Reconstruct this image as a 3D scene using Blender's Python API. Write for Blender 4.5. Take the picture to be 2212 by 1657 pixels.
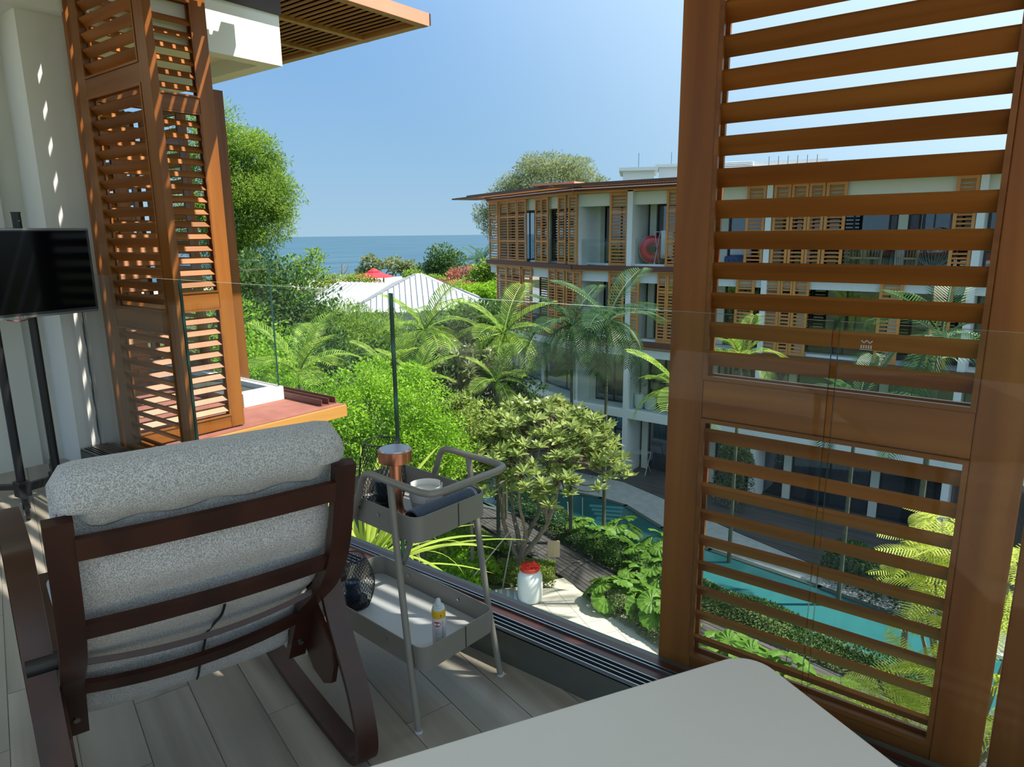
import bpy, math, random
import numpy as np
from mathutils import Vector, Matrix
random.seed(7); rng = np.random.default_rng(7)
for o in list(bpy.data.objects): bpy.data.objects.remove(o)
scene = bpy.context.scene
COL = scene.collection
# ------------------------------------------------------------------ camera
W, H = 2212, 1657
FPX = 1490.0; PITCH = math.radians(12.27); ROLL = math.radians(-0.62); YAW = math.radians(52.2); CZ = 1.45
_f = np.array([math.sin(YAW)*math.cos(PITCH), math.cos(YAW)*math.cos(PITCH), -math.sin(PITCH)])
_r0 = np.array([math.cos(YAW), -math.sin(YAW), 0.0]); _u0 = np.cross(_r0, _f)
_r = _r0*math.cos(ROLL) + _u0*math.sin(ROLL); _u = _u0*math.cos(ROLL) - _r0*math.sin(ROLL)
CAMP = np.array([0.0, 0.0, CZ])
cam_d = bpy.data.cameras.new('camera'); cam = bpy.data.objects.new('camera', cam_d); COL.objects.link(cam)
cam_d.sensor_fit = 'HORIZONTAL'; cam_d.sensor_width = 36.0; cam_d.lens = FPX/W*36.0
cam_d.clip_start = 0.05; cam_d.clip_end = 9000
cam.matrix_world = Matrix(((_r[0], _u[0], -_f[0], 0), (_r[1], _u[1], -_f[1], 0), (_r[2], _u[2], -_f[2], CZ), (0, 0, 0, 1)))
scene.camera = cam
def ray(x, y): return _r*(x-W/2)/FPX - _u*(y-H/2)/FPX + _f
def onz(x, y, z): d = ray(x, y); return CAMP + d*(z-CZ)/d[2]
def onx(x, y, X): d = ray(x, y); return CAMP + d*X/d[0]
def ony(x, y, Y): d = ray(x, y); return CAMP + d*Y/d[1]
def atd(x, y, D): d = ray(x, y); return CAMP + d*D/math.hypot(d[0], d[1])
# ------------------------------------------------------------------ world, sun, exposure
SUN = Vector((0.40, -0.55, 1.0)).normalized()
world = bpy.data.worlds.new('sky'); scene.world = world; world.use_nodes = True
nt = world.node_tree; nt.nodes.clear()
def _n(k, **kw):
    q = nt.nodes.new(k)
    for i, v in kw.items(): setattr(q, i, v)
    return q
geo = _n('ShaderNodeTexCoord'); sep = _n('ShaderNodeSeparateXYZ'); nt.links.new(geo.outputs['Generated'], sep.inputs[0])
ramp = _n('ShaderNodeValToRGB'); cr_ = ramp.color_ramp; nt.links.new(sep.outputs['Z'], ramp.inputs['Fac'])   # clear sky by elevation
cr_.elements[0].position = 0.0; cr_.elements[0].color = (0.285, 0.430, 0.545, 1)
cr_.elements[1].position = 1.0; cr_.elements[1].color = (0.080, 0.205, 0.52, 1)
for pos_, col_ in ((0.10, (0.225, 0.390, 0.565)), (0.30, (0.150, 0.315, 0.590)), (0.55, (0.110, 0.260, 0.57))):
    e_ = cr_.elements.new(pos_); e_.color = (*col_, 1)
dot_ = _n('ShaderNodeVectorMath', operation='DOT_PRODUCT'); nt.links.new(geo.outputs['Generated'], dot_.inputs[0]); dot_.inputs[1].default_value = SUN
mr_ = _n('ShaderNodeMapRange', interpolation_type='SMOOTHSTEP'); mr_.inputs['From Min'].default_value = 0.0; mr_.inputs['From Max'].default_value = 0.65; nt.links.new(dot_.outputs['Value'], mr_.inputs['Value'])   # paler towards the sun
mxs = _n('ShaderNodeMix', data_type='RGBA'); nt.links.new(mr_.outputs[0], mxs.inputs[0]); nt.links.new(ramp.outputs[0], mxs.inputs[6]); mxs.inputs[7].default_value = (0.62, 0.80, 0.92, 1)
bg = nt.nodes.new('ShaderNodeBackground'); bg.inputs['Strength'].default_value = 0.53
wo = nt.nodes.new('ShaderNodeOutputWorld')
nt.links.new(mxs.outputs[2], bg.inputs['Color']); nt.links.new(bg.outputs[0], wo.inputs['Surface'])
sd = bpy.data.lights.new('sun', 'SUN'); sd.energy = 3.9; sd.angle = math.radians(0.53); sd.color = (1.0, 0.93, 0.80)
so = bpy.data.objects.new('sun', sd); COL.objects.link(so); so.location = (20, -30, 60)
so.rotation_euler = SUN.to_track_quat('Z', 'Y').to_euler()
scene.view_settings.view_transform = 'Standard'; scene.view_settings.look = 'None'
scene.view_settings.gamma = 1.0; scene.view_settings.use_curve_mapping = False
scene.view_settings.exposure = 1.38
try:
    scene.cycles.max_bounces = 6; scene.cycles.transparent_max_bounces = 14; scene.cycles.diffuse_bounces = 3; scene.cycles.glossy_bounces = 2
    scene.cycles.caustics_reflective = False; scene.cycles.caustics_refractive = False
except Exception: pass
# ------------------------------------------------------------------ materials
def lin(c): return tuple(((x/255)/12.92 if x/255 <= 0.04045 else ((x/255+0.055)/1.055)**2.4) for x in c)
def _new(name):
    m = bpy.data.materials.new(name); m.use_nodes = True
    n = m.node_tree.nodes; b = n.get('Principled BSDF'); return m, m.node_tree, n, b
def mat(name, c, rough=0.6, metal=0.0, var=0.0, scale=6.0, bump=0.0, bscale=40.0, spec=0.5, coord='Object', c2=None, emit=None, detail=4):
    m, t, n, b = _new(name)
    b.inputs['Base Color'].default_value = (*c, 1); b.inputs['Roughness'].default_value = rough; b.inputs['Metallic'].default_value = metal
    b.inputs['Specular IOR Level'].default_value = spec
    tc = n.new('ShaderNodeTexCoord')
    if var > 0 or c2:
        nz = n.new('ShaderNodeTexNoise'); nz.inputs['Scale'].default_value = scale; nz.inputs['Detail'].default_value = detail
        t.links.new(tc.outputs[coord], nz.inputs['Vector'])
        rp = n.new('ShaderNodeValToRGB'); e = rp.color_ramp.elements; e[0].position = 0.3; e[1].position = 0.7
        if c2: e[0].color = (*c, 1); e[1].color = (*c2, 1)
        else:
            e[0].color = (*[x*(1-var) for x in c], 1); e[1].color = (*[min(1, x*(1+var)) for x in c], 1)
        t.links.new(nz.outputs['Fac'], rp.inputs['Fac']); t.links.new(rp.outputs['Color'], b.inputs['Base Color'])
    if bump > 0:
        nb = n.new('ShaderNodeTexNoise'); nb.inputs['Scale'].default_value = bscale; nb.inputs['Detail'].default_value = 3
        t.links.new(tc.outputs[coord], nb.inputs['Vector'])
        bp = n.new('ShaderNodeBump'); bp.inputs['Strength'].default_value = bump; bp.inputs['Distance'].default_value = 0.01
        t.links.new(nb.outputs['Fac'], bp.inputs['Height']); t.links.new(bp.outputs['Normal'], b.inputs['Normal'])
    return m
def wood(name, c1, c2, axis='Z', scale=14.0, rough=0.4, stretch=0.06, spec=0.5, bump=0.15):
    """grain runs along the given object axis"""
    m, t, n, b = _new(name)
    tc = n.new('ShaderNodeTexCoord'); mp = n.new('ShaderNodeMapping'); oi = n.new('ShaderNodeObjectInfo')
    s = {'X': (stretch, 1, 1), 'Y': (1, stretch, 1), 'Z': (1, 1, stretch)}[axis]
    mp.inputs['Scale'].default_value = s
    mu = n.new('ShaderNodeVectorMath'); mu.operation = 'SCALE'; mu.inputs[0].default_value = (7.3, 3.1, 5.7)
    t.links.new(oi.outputs['Random'], mu.inputs['Scale']); t.links.new(mu.outputs[0], mp.inputs['Location'])
    t.links.new(tc.outputs['Object'], mp.inputs['Vector'])
    nz = n.new('ShaderNodeTexNoise'); nz.inputs['Scale'].default_value = scale; nz.inputs['Detail'].default_value = 6; nz.inputs['Distortion'].default_value = 0.6
    t.links.new(mp.outputs[0], nz.inputs['Vector'])
    rp = n.new('ShaderNodeValToRGB'); e = rp.color_ramp.elements; e[0].position = 0.32; e[1].position = 0.68; e[0].color = (*c1, 1); e[1].color = (*c2, 1)
    t.links.new(nz.outputs['Fac'], rp.inputs['Fac'])
    hv = n.new('ShaderNodeHueSaturation'); mr = n.new('ShaderNodeMapRange'); mr.inputs['To Min'].default_value = 0.85; mr.inputs['To Max'].default_value = 1.15
    t.links.new(oi.outputs['Random'], mr.inputs['Value']); t.links.new(mr.outputs[0], hv.inputs['Value'])
    t.links.new(rp.outputs['Color'], hv.inputs['Color']); t.links.new(hv.outputs[0], b.inputs['Base Color'])
    b.inputs['Roughness'].default_value = rough; b.inputs['Specular IOR Level'].default_value = spec
    bp = n.new('ShaderNodeBump'); bp.inputs['Strength'].default_value = bump; bp.inputs['Distance'].default_value = 0.004
    t.links.new(nz.outputs['Fac'], bp.inputs['Height']); t.links.new(bp.outputs['Normal'], b.inputs['Normal'])
    return m
def leafmat(name, c1, c2, trans=0.45, tc=None, rough=0.5, scale=0.8, spec=0.35):
    m, t, n, b = _new(name)
    co = n.new('ShaderNodeTexCoord'); g = n.new('ShaderNodeNewGeometry'); nz = n.new('ShaderNodeTexNoise'); nz.inputs['Scale'].default_value = scale; nz.inputs['Detail'].default_value = 3
    t.links.new(co.outputs['Object'], nz.inputs['Vector'])
    ad = n.new('ShaderNodeMath'); ad.operation = 'MULTIPLY_ADD'; ad.inputs[1].default_value = 0.55; ad.inputs[2].default_value = -0.27
    t.links.new(g.outputs['Random Per Island'], ad.inputs[0])
    a2 = n.new('ShaderNodeMath'); a2.operation = 'ADD'; t.links.new(nz.outputs['Fac'], a2.inputs[0]); t.links.new(ad.outputs[0], a2.inputs[1])
    rp = n.new('ShaderNodeValToRGB'); e = rp.color_ramp.elements; e[0].position = 0.25; e[1].position = 0.75; e[0].color = (*c1, 1); e[1].color = (*c2, 1)
    t.links.new(a2.outputs[0], rp.inputs['Fac']); t.links.new(rp.outputs['Color'], b.inputs['Base Color'])
    b.inputs['Roughness'].default_value = rough; b.inputs['Specular IOR Level'].default_value = spec
    tr = n.new('ShaderNodeBsdfTranslucent'); hv = n.new('ShaderNodeHueSaturation'); hv.inputs['Value'].default_value = 1.5; hv.inputs['Hue'].default_value = 0.485
    t.links.new(rp.outputs['Color'], hv.inputs['Color']); t.links.new(hv.outputs[0], tr.inputs['Color'])
    mx = n.new('ShaderNodeMixShader'); mx.inputs['Fac'].default_value = trans
    out = n.get('Material Output')
    t.links.new(b.outputs[0], mx.inputs[1]); t.links.new(tr.outputs[0], mx.inputs[2]); t.links.new(mx.outputs[0], out.inputs['Surface'])
    return m
def glassmat(name, tint=(0.93, 0.97, 0.96), ior=1.45, rough=0.0, film=0.0):
    """clear sheet: transmits straight through, mirrors by Fresnel, a faint dusty film scatters"""
    m, t, n, b = _new(name); n.remove(b); out = n.get('Material Output')
    tr = n.new('ShaderNodeBsdfTransparent'); tr.inputs['Color'].default_value = (*tint, 1)
    gl = n.new('ShaderNodeBsdfGlossy'); gl.inputs['Roughness'].default_value = rough
    lw = n.new('ShaderNodeLayerWeight'); lw.inputs['Blend'].default_value = 0.5
    pw = n.new('ShaderNodeMath'); pw.operation = 'POWER'; pw.inputs[1].default_value = 5.0; t.links.new(lw.outputs['Facing'], pw.inputs[0])
    r0 = ((ior-1)/(ior+1))**2
    fr = n.new('ShaderNodeMath'); fr.operation = 'MULTIPLY_ADD'; fr.inputs[1].default_value = 1-r0; fr.inputs[2].default_value = r0; t.links.new(pw.outputs[0], fr.inputs[0])
    mx = n.new('ShaderNodeMixShader'); t.links.new(fr.outputs[0], mx.inputs['Fac']); t.links.new(tr.outputs[0], mx.inputs[1]); t.links.new(gl.outputs[0], mx.inputs[2])
    last = mx
    if film > 0:
        df = n.new('ShaderNodeBsdfDiffuse'); df.inputs['Color'].default_value = (0.8, 0.8, 0.8, 1)
        m2 = n.new('ShaderNodeMixShader'); m2.inputs['Fac'].default_value = film
        t.links.new(mx.outputs[0], m2.inputs[1]); t.links.new(df.outputs[0], m2.inputs[2]); last = m2
    t.links.new(last.outputs[0], out.inputs['Surface'])
    return m
# ------------------------------------------------------------------ object helpers
ROOT = {}   # thing name -> inverse matrix, so parts can be written in world coordinates
def props(o, label=None, cat=None, group=None, kind=None):
    if label: o['label'] = label
    if cat: o['category'] = cat
    if group: o['group'] = group
    if kind: o['kind'] = kind
    return o
def thing(name, label, cat, loc=(0, 0, 0), rz=0.0, group=None, kind=None):
    o = bpy.data.objects.new(name, None); COL.objects.link(o); o.empty_display_size = 0.1
    o.location = loc; o.rotation_euler = (0, 0, rz)
    ROOT[o.name] = (Matrix.Translation(Vector(loc)) @ Matrix.Rotation(rz, 4, 'Z')).inverted()
    return props(o, label, cat, group, kind)
class MB:
    def __init__(s): s.v = []; s.f = []
    def add(s, v, f):
        b = len(s.v); s.v += [tuple(float(c) for c in p) for p in v]; s.f += [tuple(i+b for i in q) for q in f]; return s
    def box(s, x0, x1, y0, y1, z0, z1):
        return s.add([(x0, y0, z0), (x1, y0, z0), (x1, y1, z0), (x0, y1, z0), (x0, y0, z1), (x1, y0, z1), (x1, y1, z1), (x0, y1, z1)],
                     [(0, 3, 2, 1), (4, 5, 6, 7), (0, 1, 5, 4), (1, 2, 6, 5), (2, 3, 7, 6), (3, 0, 4, 7)])
    def obox(s, c, ax, ay, az, hx, hy, hz):
        c, ax, ay, az = (np.array(q, float) for q in (c, ax, ay, az)); P = []
        for k in (-1, 1):
            for (i, j) in ((-1, -1), (1, -1), (1, 1), (-1, 1)): P.append(c+ax*hx*i+ay*hy*j+az*hz*k)
        return s.add(P, [(0, 3, 2, 1), (4, 5, 6, 7), (0, 1, 5, 4), (1, 2, 6, 5), (2, 3, 7, 6), (3, 0, 4, 7)])
    def prism(s, poly, z0, z1):
        n = len(poly); P = [(x, y, z0) for x, y in poly]+[(x, y, z1) for x, y in poly]
        a = sum(poly[i][0]*poly[(i+1) % n][1]-poly[(i+1) % n][0]*poly[i][1] for i in range(n))
        F = [tuple(range(n-1, -1, -1)), tuple(range(n, 2*n))]+[(i, (i+1) % n, n+(i+1) % n, n+i) for i in range(n)]
        if a < 0: F = [tuple(reversed(q)) for q in F]
        return s.add(P, F)
    def tube(s, pts, r, n=8, closed=False, caps=True):
        P = [np.array(p, float) for p in pts]; m = len(P); R = r if hasattr(r, '__len__') else [r]*m
        V = []; prev = None
        for i in range(m):
            a = P[(i-1) % m] if (closed or i > 0) else P[i]; b = P[(i+1) % m] if (closed or i < m-1) else P[i]
            t = b-a; t = t/(np.linalg.norm(t)+1e-12)
            if prev is None:
                q = np.array([0, 0, 1.0]) if abs(t[2]) < 0.9 else np.array([1.0, 0, 0]); e = np.cross(t, q)
            else: e = prev-t*(prev@t)
            e = e/(np.linalg.norm(e)+1e-12); prev = e; g = np.cross(t, e)
            for k in range(n):
                an = 2*math.pi*k/n; V.append(P[i]+R[i]*(math.cos(an)*e+math.sin(an)*g))
        F = []
        for i in range(m if closed else m-1):
            j = (i+1) % m
            for k in range(n): F.append((i*n+k, i*n+(k+1) % n, j*n+(k+1) % n, j*n+k))
        if caps and not closed: F += [tuple(range(n-1, -1, -1)), tuple((m-1)*n+k for k in range(n))]
        return s.add(V, F)
    def lathe(s, prof, c=(0, 0, 0), n=24, cap=True):
        V = []; F = []
        for r, z in prof:
            for k in range(n):
                a = 2*math.pi*k/n; V.append((c[0]+r*math.cos(a), c[1]+r*math.sin(a), c[2]+z))
        for i in range(len(prof)-1):
            for k in range(n): F.append((i*n+k, i*n+(k+1) % n, (i+1)*n+(k+1) % n, (i+1)*n+k))
        if cap: F += [tuple(range(n-1, -1, -1)), tuple((len(prof)-1)*n+k for k in range(n))]
        return s.add(V, F)
    def ribbon(s, pts, side, w, th, closed=False):
        """bent laminated strip: pts on the centre line, side = unit width direction"""
        P = [np.array(p, float) for p in pts]; side = np.array(side, float); m = len(P); V = []; F = []
        for i in range(m):
            a = P[(i-1) % m] if (closed or i > 0) else P[i]; b = P[(i+1) % m] if (closed or i < m-1) else P[i]
            t = b-a; t /= np.linalg.norm(t); nn = np.cross(side, t)
            V += [P[i]-side*w/2-nn*th/2, P[i]+side*w/2-nn*th/2, P[i]+side*w/2+nn*th/2, P[i]-side*w/2+nn*th/2]
        for i in range(m if closed else m-1):
            j = (i+1) % m
            for k in range(4): F.append((i*4+k, i*4+(k+1) % 4, j*4+(k+1) % 4, j*4+k))
        if not closed: F += [(3, 2, 1, 0), tuple((m-1)*4+k for k in range(4))]
        return s.add(V, F)
    def mesh(s, name):
        me = bpy.data.meshes.new(name); me.from_pydata(s.v, [], s.f); me.update(); return me
    def build(s, name, m, parent=None, smooth=False, bevel=0.0, world_coords=True, **kw):
        """vertices are in world coordinates; with a parent they are carried into its frame"""
        v0 = s.v
        if parent is not None and world_coords:
            r = parent
            while r.parent is not None: r = r.parent
            inv = ROOT.get(r.name)
            if inv is not None: s.v = [tuple(inv @ Vector(p)) for p in v0]
        me = s.mesh(name); s.v = v0
        return link(name, me, m, parent, smooth, bevel, **kw)
def link(name, me, m, parent=None, smooth=False, bevel=0.0, label=None, cat=None, group=None, kind=None):
    if m is not None and not me.materials: me.materials.append(m)
    if smooth:
        me.polygons.foreach_set('use_smooth', [True]*len(me.polygons))
        if smooth != 'all':
            try: me.set_sharp_from_angle(angle=math.radians(38))
            except Exception: pass
    o = bpy.data.objects.new(name, me); COL.objects.link(o)
    if parent is not None: o.parent = parent
    if bevel > 0:
        b = o.modifiers.new('bevel', 'BEVEL'); b.width = bevel; b.segments = 2; b.limit_method = 'ANGLE'
    return props(o, label, cat, group, kind)
def copy_tree(o, parent=None, **kw):
    c = o.copy(); COL.objects.link(c); c.parent = parent; props(c, **kw)
    for ch in list(o.children):
        copy_tree(ch, c)
    return c
def bez(pts, n=8):
    """Catmull-Rom through the points"""
    P = [np.array(p, float) for p in pts]; P = [2*P[0]-P[1]]+P+[2*P[-1]-P[-2]]; out = []
    for i in range(1, len(P)-2):
        for k in range(n):
            t = k/n; a, b, c, d = P[i-1], P[i], P[i+1], P[i+2]
            out.append(0.5*((2*b)+(-a+c)*t+(2*a-5*b+4*c-d)*t*t+(-a+3*b-3*c+d)*t**3))
    out.append(P[-2]); return out
def rrect(x0, x1, y0, y1, r, n=6):
    out = []
    for cx, cy, a0 in ((x1-r, y0+r, -90), (x1-r, y1-r, 0), (x0+r, y1-r, 90), (x0+r, y0+r, 180)):
        for k in range(n+1):
            a = math.radians(a0+90*k/n); out.append((cx+r*math.cos(a), cy+r*math.sin(a)))
    return out
# ------------------------------------------------------------------ palette
M = {}
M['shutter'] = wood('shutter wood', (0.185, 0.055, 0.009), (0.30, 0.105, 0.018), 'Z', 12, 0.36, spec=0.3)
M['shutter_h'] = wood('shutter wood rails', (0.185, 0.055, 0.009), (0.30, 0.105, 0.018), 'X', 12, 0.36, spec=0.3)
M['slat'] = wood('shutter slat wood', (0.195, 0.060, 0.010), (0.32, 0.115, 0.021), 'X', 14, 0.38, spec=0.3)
M['white'] = mat('white painted plaster', (0.84, 0.84, 0.81), 0.8, var=0.02, scale=2, bump=0.05, bscale=60)
M['cream'] = mat('cream painted wall', (0.74, 0.735, 0.66), 0.8, var=0.03, scale=1.5, bump=0.05, bscale=80)
M['alu'] = mat('anodised aluminium track', (0.42, 0.44, 0.46), 0.35, 1.0)
M['darkalu'] = mat('dark aluminium', (0.03, 0.03, 0.032), 0.4, 0.6)
M['olive'] = mat('grey olive upstand tile', (0.10, 0.105, 0.085), 0.32, var=0.12, scale=3)
M['redsill'] = wood('red brown sill', (0.055, 0.014, 0.008), (0.095, 0.026, 0.014), 'Y', 10, 0.3)
M['redpaint'] = mat('faded red deck paint', (0.29, 0.105, 0.08), 0.75, var=0.15, scale=9)
M['redmetal'] = mat('red brown metal', (0.16, 0.055, 0.04), 0.5)
M['orangefascia'] = mat('terracotta fascia', (0.66, 0.27, 0.17), 0.6, var=0.05)
M['glass'] = glassmat('clear balustrade glass', (0.955, 0.975, 0.965), 1.27, film=0.002)
M['glassedge'] = mat('green glass edge', (0.012, 0.05, 0.05), 0.15)
M['glassedge2'] = mat('pale glass edge', (0.45, 0.55, 0.50), 0.15)
M['black'] = mat('black powder coat', (0.012, 0.012, 0.014), 0.38)
M['grout'] = mat('tile grout', (0.42, 0.40, 0.36), 0.9)
# ================================================================== balcony shell
def clip(poly, a, b, c):
    """keep a*x+b*y<=c"""
    out = []
    for i in range(len(poly)):
        p, q = poly[i], poly[(i+1) % len(poly)]; dp = a*p[0]+b*p[1]-c; dq = a*q[0]+b*q[1]-c
        if dp <= 0: out.append(p)
        if dp*dq < 0:
            t = dp/(dp-dq); out.append((p[0]+(q[0]-p[0])*t, p[1]+(q[1]-p[1])*t))
    return out
floor = MB().box(-2.4, 1.66, -2.2, 5.1, -0.25, -0.0035).build('floor', M['grout'], kind='structure', label='balcony floor of grey wood-look tile planks', cat='floor')
PA = math.radians(-15.5); pc, ps = math.cos(PA), math.sin(PA)
plank_m = wood('grey wood look tile', (0.24, 0.21, 0.172), (0.40, 0.358, 0.302), 'Y', 9, 0.34, 0.05, bump=0.1)
MB().box(-4.5, -2.41, -4.5, 5.1, -0.25, -0.002).build('floor_bounce', plank_m, kind='structure', label='unseen tiled floor added behind the viewer to bounce sunlight', cat='floor')  # added out of view to bounce sunlight onto chair and pier
MB().box(-2.405, 1.66, -4.5, -2.205, -0.25, -0.002).build('floor_bounce_side', plank_m, kind='structure', label='unseen tiled strip added behind the viewer to bounce sunlight', cat='floor')  # second added slab out of view, also bounces sunlight inside
PWD = 0.161; PL = 0.92
for i in range(-22, 17):
    off = 0.020 + i*PWD
    j0 = [0.0, 0.31, 0.62][i % 3]
    for j in range(-4, 8):
        y0 = j0 + j*PL + 0.12
        loc = [(0.0015, 0.0015), (PWD-0.0015, 0.0015), (PWD-0.0015, PL-0.0015), (0.0015, PL-0.0015)]
        ox, oy = off*pc - y0*ps, off*ps + y0*pc
        wpoly = [(ox+x*pc-y*ps, oy+x*ps+y*pc) for x, y in loc]
        for a in ((1, 0, 1.6585), (-1, 0, 2.4), (0, 1, 5.098), (0, -1, 2.2)):
            wpoly = clip(wpoly, *a)
            if len(wpoly) < 3: break
        if len(wpoly) < 3: continue
        lp = [((x-ox)*pc+(y-oy)*ps, -(x-ox)*ps+(y-oy)*pc) for x, y in wpoly]
        ar = abs(sum(lp[k][0]*lp[(k+1) % len(lp)][1]-lp[(k+1) % len(lp)][0]*lp[k][1] for k in range(len(lp))))/2
        if ar < 0.0008: continue
        b = MB().prism(lp, -0.010, 0.0)
        o = link('floor_plank', b.mesh('floor_plank'), plank_m, floor); o.location = (ox, oy, 0); o.rotation_euler = (0, 0, PA)
# left wall, its set-back strip, and the white pier that closes the balcony
MB().box(-2.4, 1.53, 5.1, 5.3, -0.25, 2.95).build('wall_left', M['cream'], kind='structure', label='cream painted wall at the far left end behind the television', cat='wall')
MB().box(1.53, 1.67, 5.16, 5.3, -0.25, 2.95).build('wall_recess', M['cream'], kind='structure', label='narrow set-back strip of cream wall beside the white pier', cat='wall')
MB().box(1.668, 2.02, 4.85, 5.3, -0.25, 2.735).build('wall_pier', M['white'], kind='structure', label='white pier at the end of the glass balustrade with slanting sun patches', cat='wall')
MB().box(1.30, 2.02, 4.72, 5.3, 2.7355, 2.95).build('trim_1', M['white'], kind='structure', label='white beam above the pier', cat='beam')
MB().box(-0.9, 1.852, -1.2, 4.72, 2.80, 2.95).build('ceiling', M['white'], kind='structure', label='white balcony ceiling', cat='ceiling')
# upstand, sliding track, sill
up = MB().box(1.66, 1.86, -2.2, 4.82, -0.25, 0.112).build('trim_2', M['olive'], kind='structure', label='dark olive upstand under the sliding window track', cat='upstand')
tr = MB().box(1.661, 1.726, -2.2, 4.82, 0.112, 0.116).build('trim_3', M['darkalu'], kind='structure', label='silver sliding door track along the upstand', cat='track')
for x in (1.664, 1.684, 1.702, 1.7215): MB().box(x, x+0.0035, -2.2, 4.82, 0.116, 0.127).build('track_rail', M['alu'], tr)
MB().box(1.661, 1.664, -2.2, 4.82, 0.098, 0.1161).build('track_lip', M['alu'], tr)
sl = MB().box(1.7265, 1.764, -2.2, 4.82, 0.112, 0.124).build('trim_4', M['redsill'], kind='structure', label='dark red brown sill board in front of and behind the glass', cat='sill')
MB().box(1.786, 1.826, -2.2, 4.82, 0.112, 0.121).build('outer_board', M['redsill'], sl)
MB().box(1.7645, 1.768, -2.2, 4.82, 0.112, 0.132).build('glazing_bead', M['alu'], sl)
MB().box(1.782, 1.7855, -2.2, 4.82, 0.112, 0.130).build('glazing_bead', M['alu'], sl)
# outer guide channels of the wooden shutters
for x in (1.842, 1.925):
    MB().box(x, x+0.006, -2.2, 4.84, 0.005, 0.036).build('guide_channel', M['redmetal'], sl)
MB().box(1.8605, 1.945, -2.2, 4.84, -0.45, 0.005).build('trim_5', M['redpaint'], kind='structure', label='red painted ledge outside the glass', cat='ledge')
MB().box(-2.4, 1.96, -2.2, 5.3, -0.9, -0.46).build('slab', M['white'], kind='structure', label='white concrete slab edge below the balcony', cat='slab')
# ------------------------------------------------------------------ glass panels
def glass_panel(label, p0, p1, z0, z1, th, grp='frameless glass balustrade panels'):
    """upright pane between plan points p0 and p1"""
    p0 = np.array(p0, float); p1 = np.array(p1, float); d = (p1-p0)/np.linalg.norm(p1-p0); n = np.array([-d[1], d[0]])*th/2
    P = [(*(p0-n), z0), (*(p1-n), z0), (*(p1+n), z0), (*(p0+n), z0)]; P += [(a, b, z1) for a, b, _ in P]
    me = bpy.data.meshes.new('glass_panel')
    c = ((p0[0]+p1[0])/2, (p0[1]+p1[1])/2, z0)
    me.from_pydata([(a-c[0], b-c[1], q-c[2]) for a, b, q in P], [], [(0, 3, 2, 1), (4, 5, 6, 7), (0, 1, 5, 4), (1, 2, 6, 5), (2, 3, 7, 6), (3, 0, 4, 7)])
    for k in ('glass', 'glassedge', 'glassedge2'): me.materials.append(M[k])
    me.polygons.foreach_set('material_index', [1, 2, 0, 1, 0, 1]); me.update()
    o = bpy.data.objects.new('glass_panel', me); COL.objects.link(o); o.location = c
    return props(o, label, 'glass panel', grp)
GX = 1.775; GZ = 1.237
glass_panel('frameless clear glass panel beside the white pier, in front of the louvred shutter', (GX, 4.80), (GX, 3.526), 0.124, GZ, 0.012)
glass_panel('frameless clear glass panel behind the armchair', (GX, 3.515), (GX, 1.952), 0.124, GZ, 0.012)
glass_panel('frameless clear glass panel behind the serving trolley, looking onto the pool', (GX, 1.941), (GX, 0.398), 0.124, GZ, 0.012)
gp4 = glass_panel('frameless clear glass panel with a small etched mark, in front of the large shutter', (GX, 0.383), (GX, -1.18), 0.124, GZ, 0.012)
# etched maker's mark
em = mat('etched glass mark', (0.42, 0.40, 0.37), 0.7)
mk = MB(); e0 = onx(1872, 745, GX-0.0068)
def mark(a, b, w=0.0022):
    ya, za = a; yb, zb = b; d = np.array([yb-ya, zb-za]); d = d/np.linalg.norm(d); n = np.array([-d[1], d[0]])*w/2
    mk.add([(GX-0.0068, e0[1]+y, e0[2]+z) for y, z in ((ya-n[0], za-n[1]), (yb-n[0], zb-n[1]), (yb+n[0], zb+n[1]), (ya+n[0], za+n[1]))], [(0, 1, 2, 3)])
for q in (((.012, .010), (.006, .004)), ((.006, .004), (0, .011)), ((0, .011), (-.006, .004)), ((-.006, .004), (-.012, .010))): mark(*q)
for k in range(5): mark((.011-k*.0052, -.001), (.011-k*.0052, -.009), 0.003)
mark((.014, -.0115), (-.014, -.0115), 0.0014)
o = mk.build('etched_mark', em, None); o.parent = gp4; o.location = -gp4.location
# ------------------------------------------------------------------ slatted canopy above (out of the frame, throws the sun stripes)
pg = thing('slatted_canopy', 'brown slatted sun canopy projecting above the balcony opening', 'canopy', (1.72, -2.2, 2.95))
for x in (1.70, 3.03): MB().box(x, x+0.10, -2.2, 4.60, 3.09, 3.23).build('beam', M['redmetal'], pg)
MB().box(1.80, 2.25, -2.2, 0.45, 3.165, 3.18).build('sun_block_plate', M['redmetal'], pg)  # unseen plate added to keep direct sun off the table
nb = 15
sm = None
for k in range(nb):
    x = 1.825 + k*0.0815
    MB().box(x, x+0.05, -2.2, 4.60, 3.13, 3.16).build('slat', M['slat'], pg)
for y in (-2.2, -0.5, 1.2, 2.9, 4.52): MB().box(1.80, 3.03, y, y+0.08, 3.095, 3.13).build('rafter', M['shutter_h'], pg)
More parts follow.
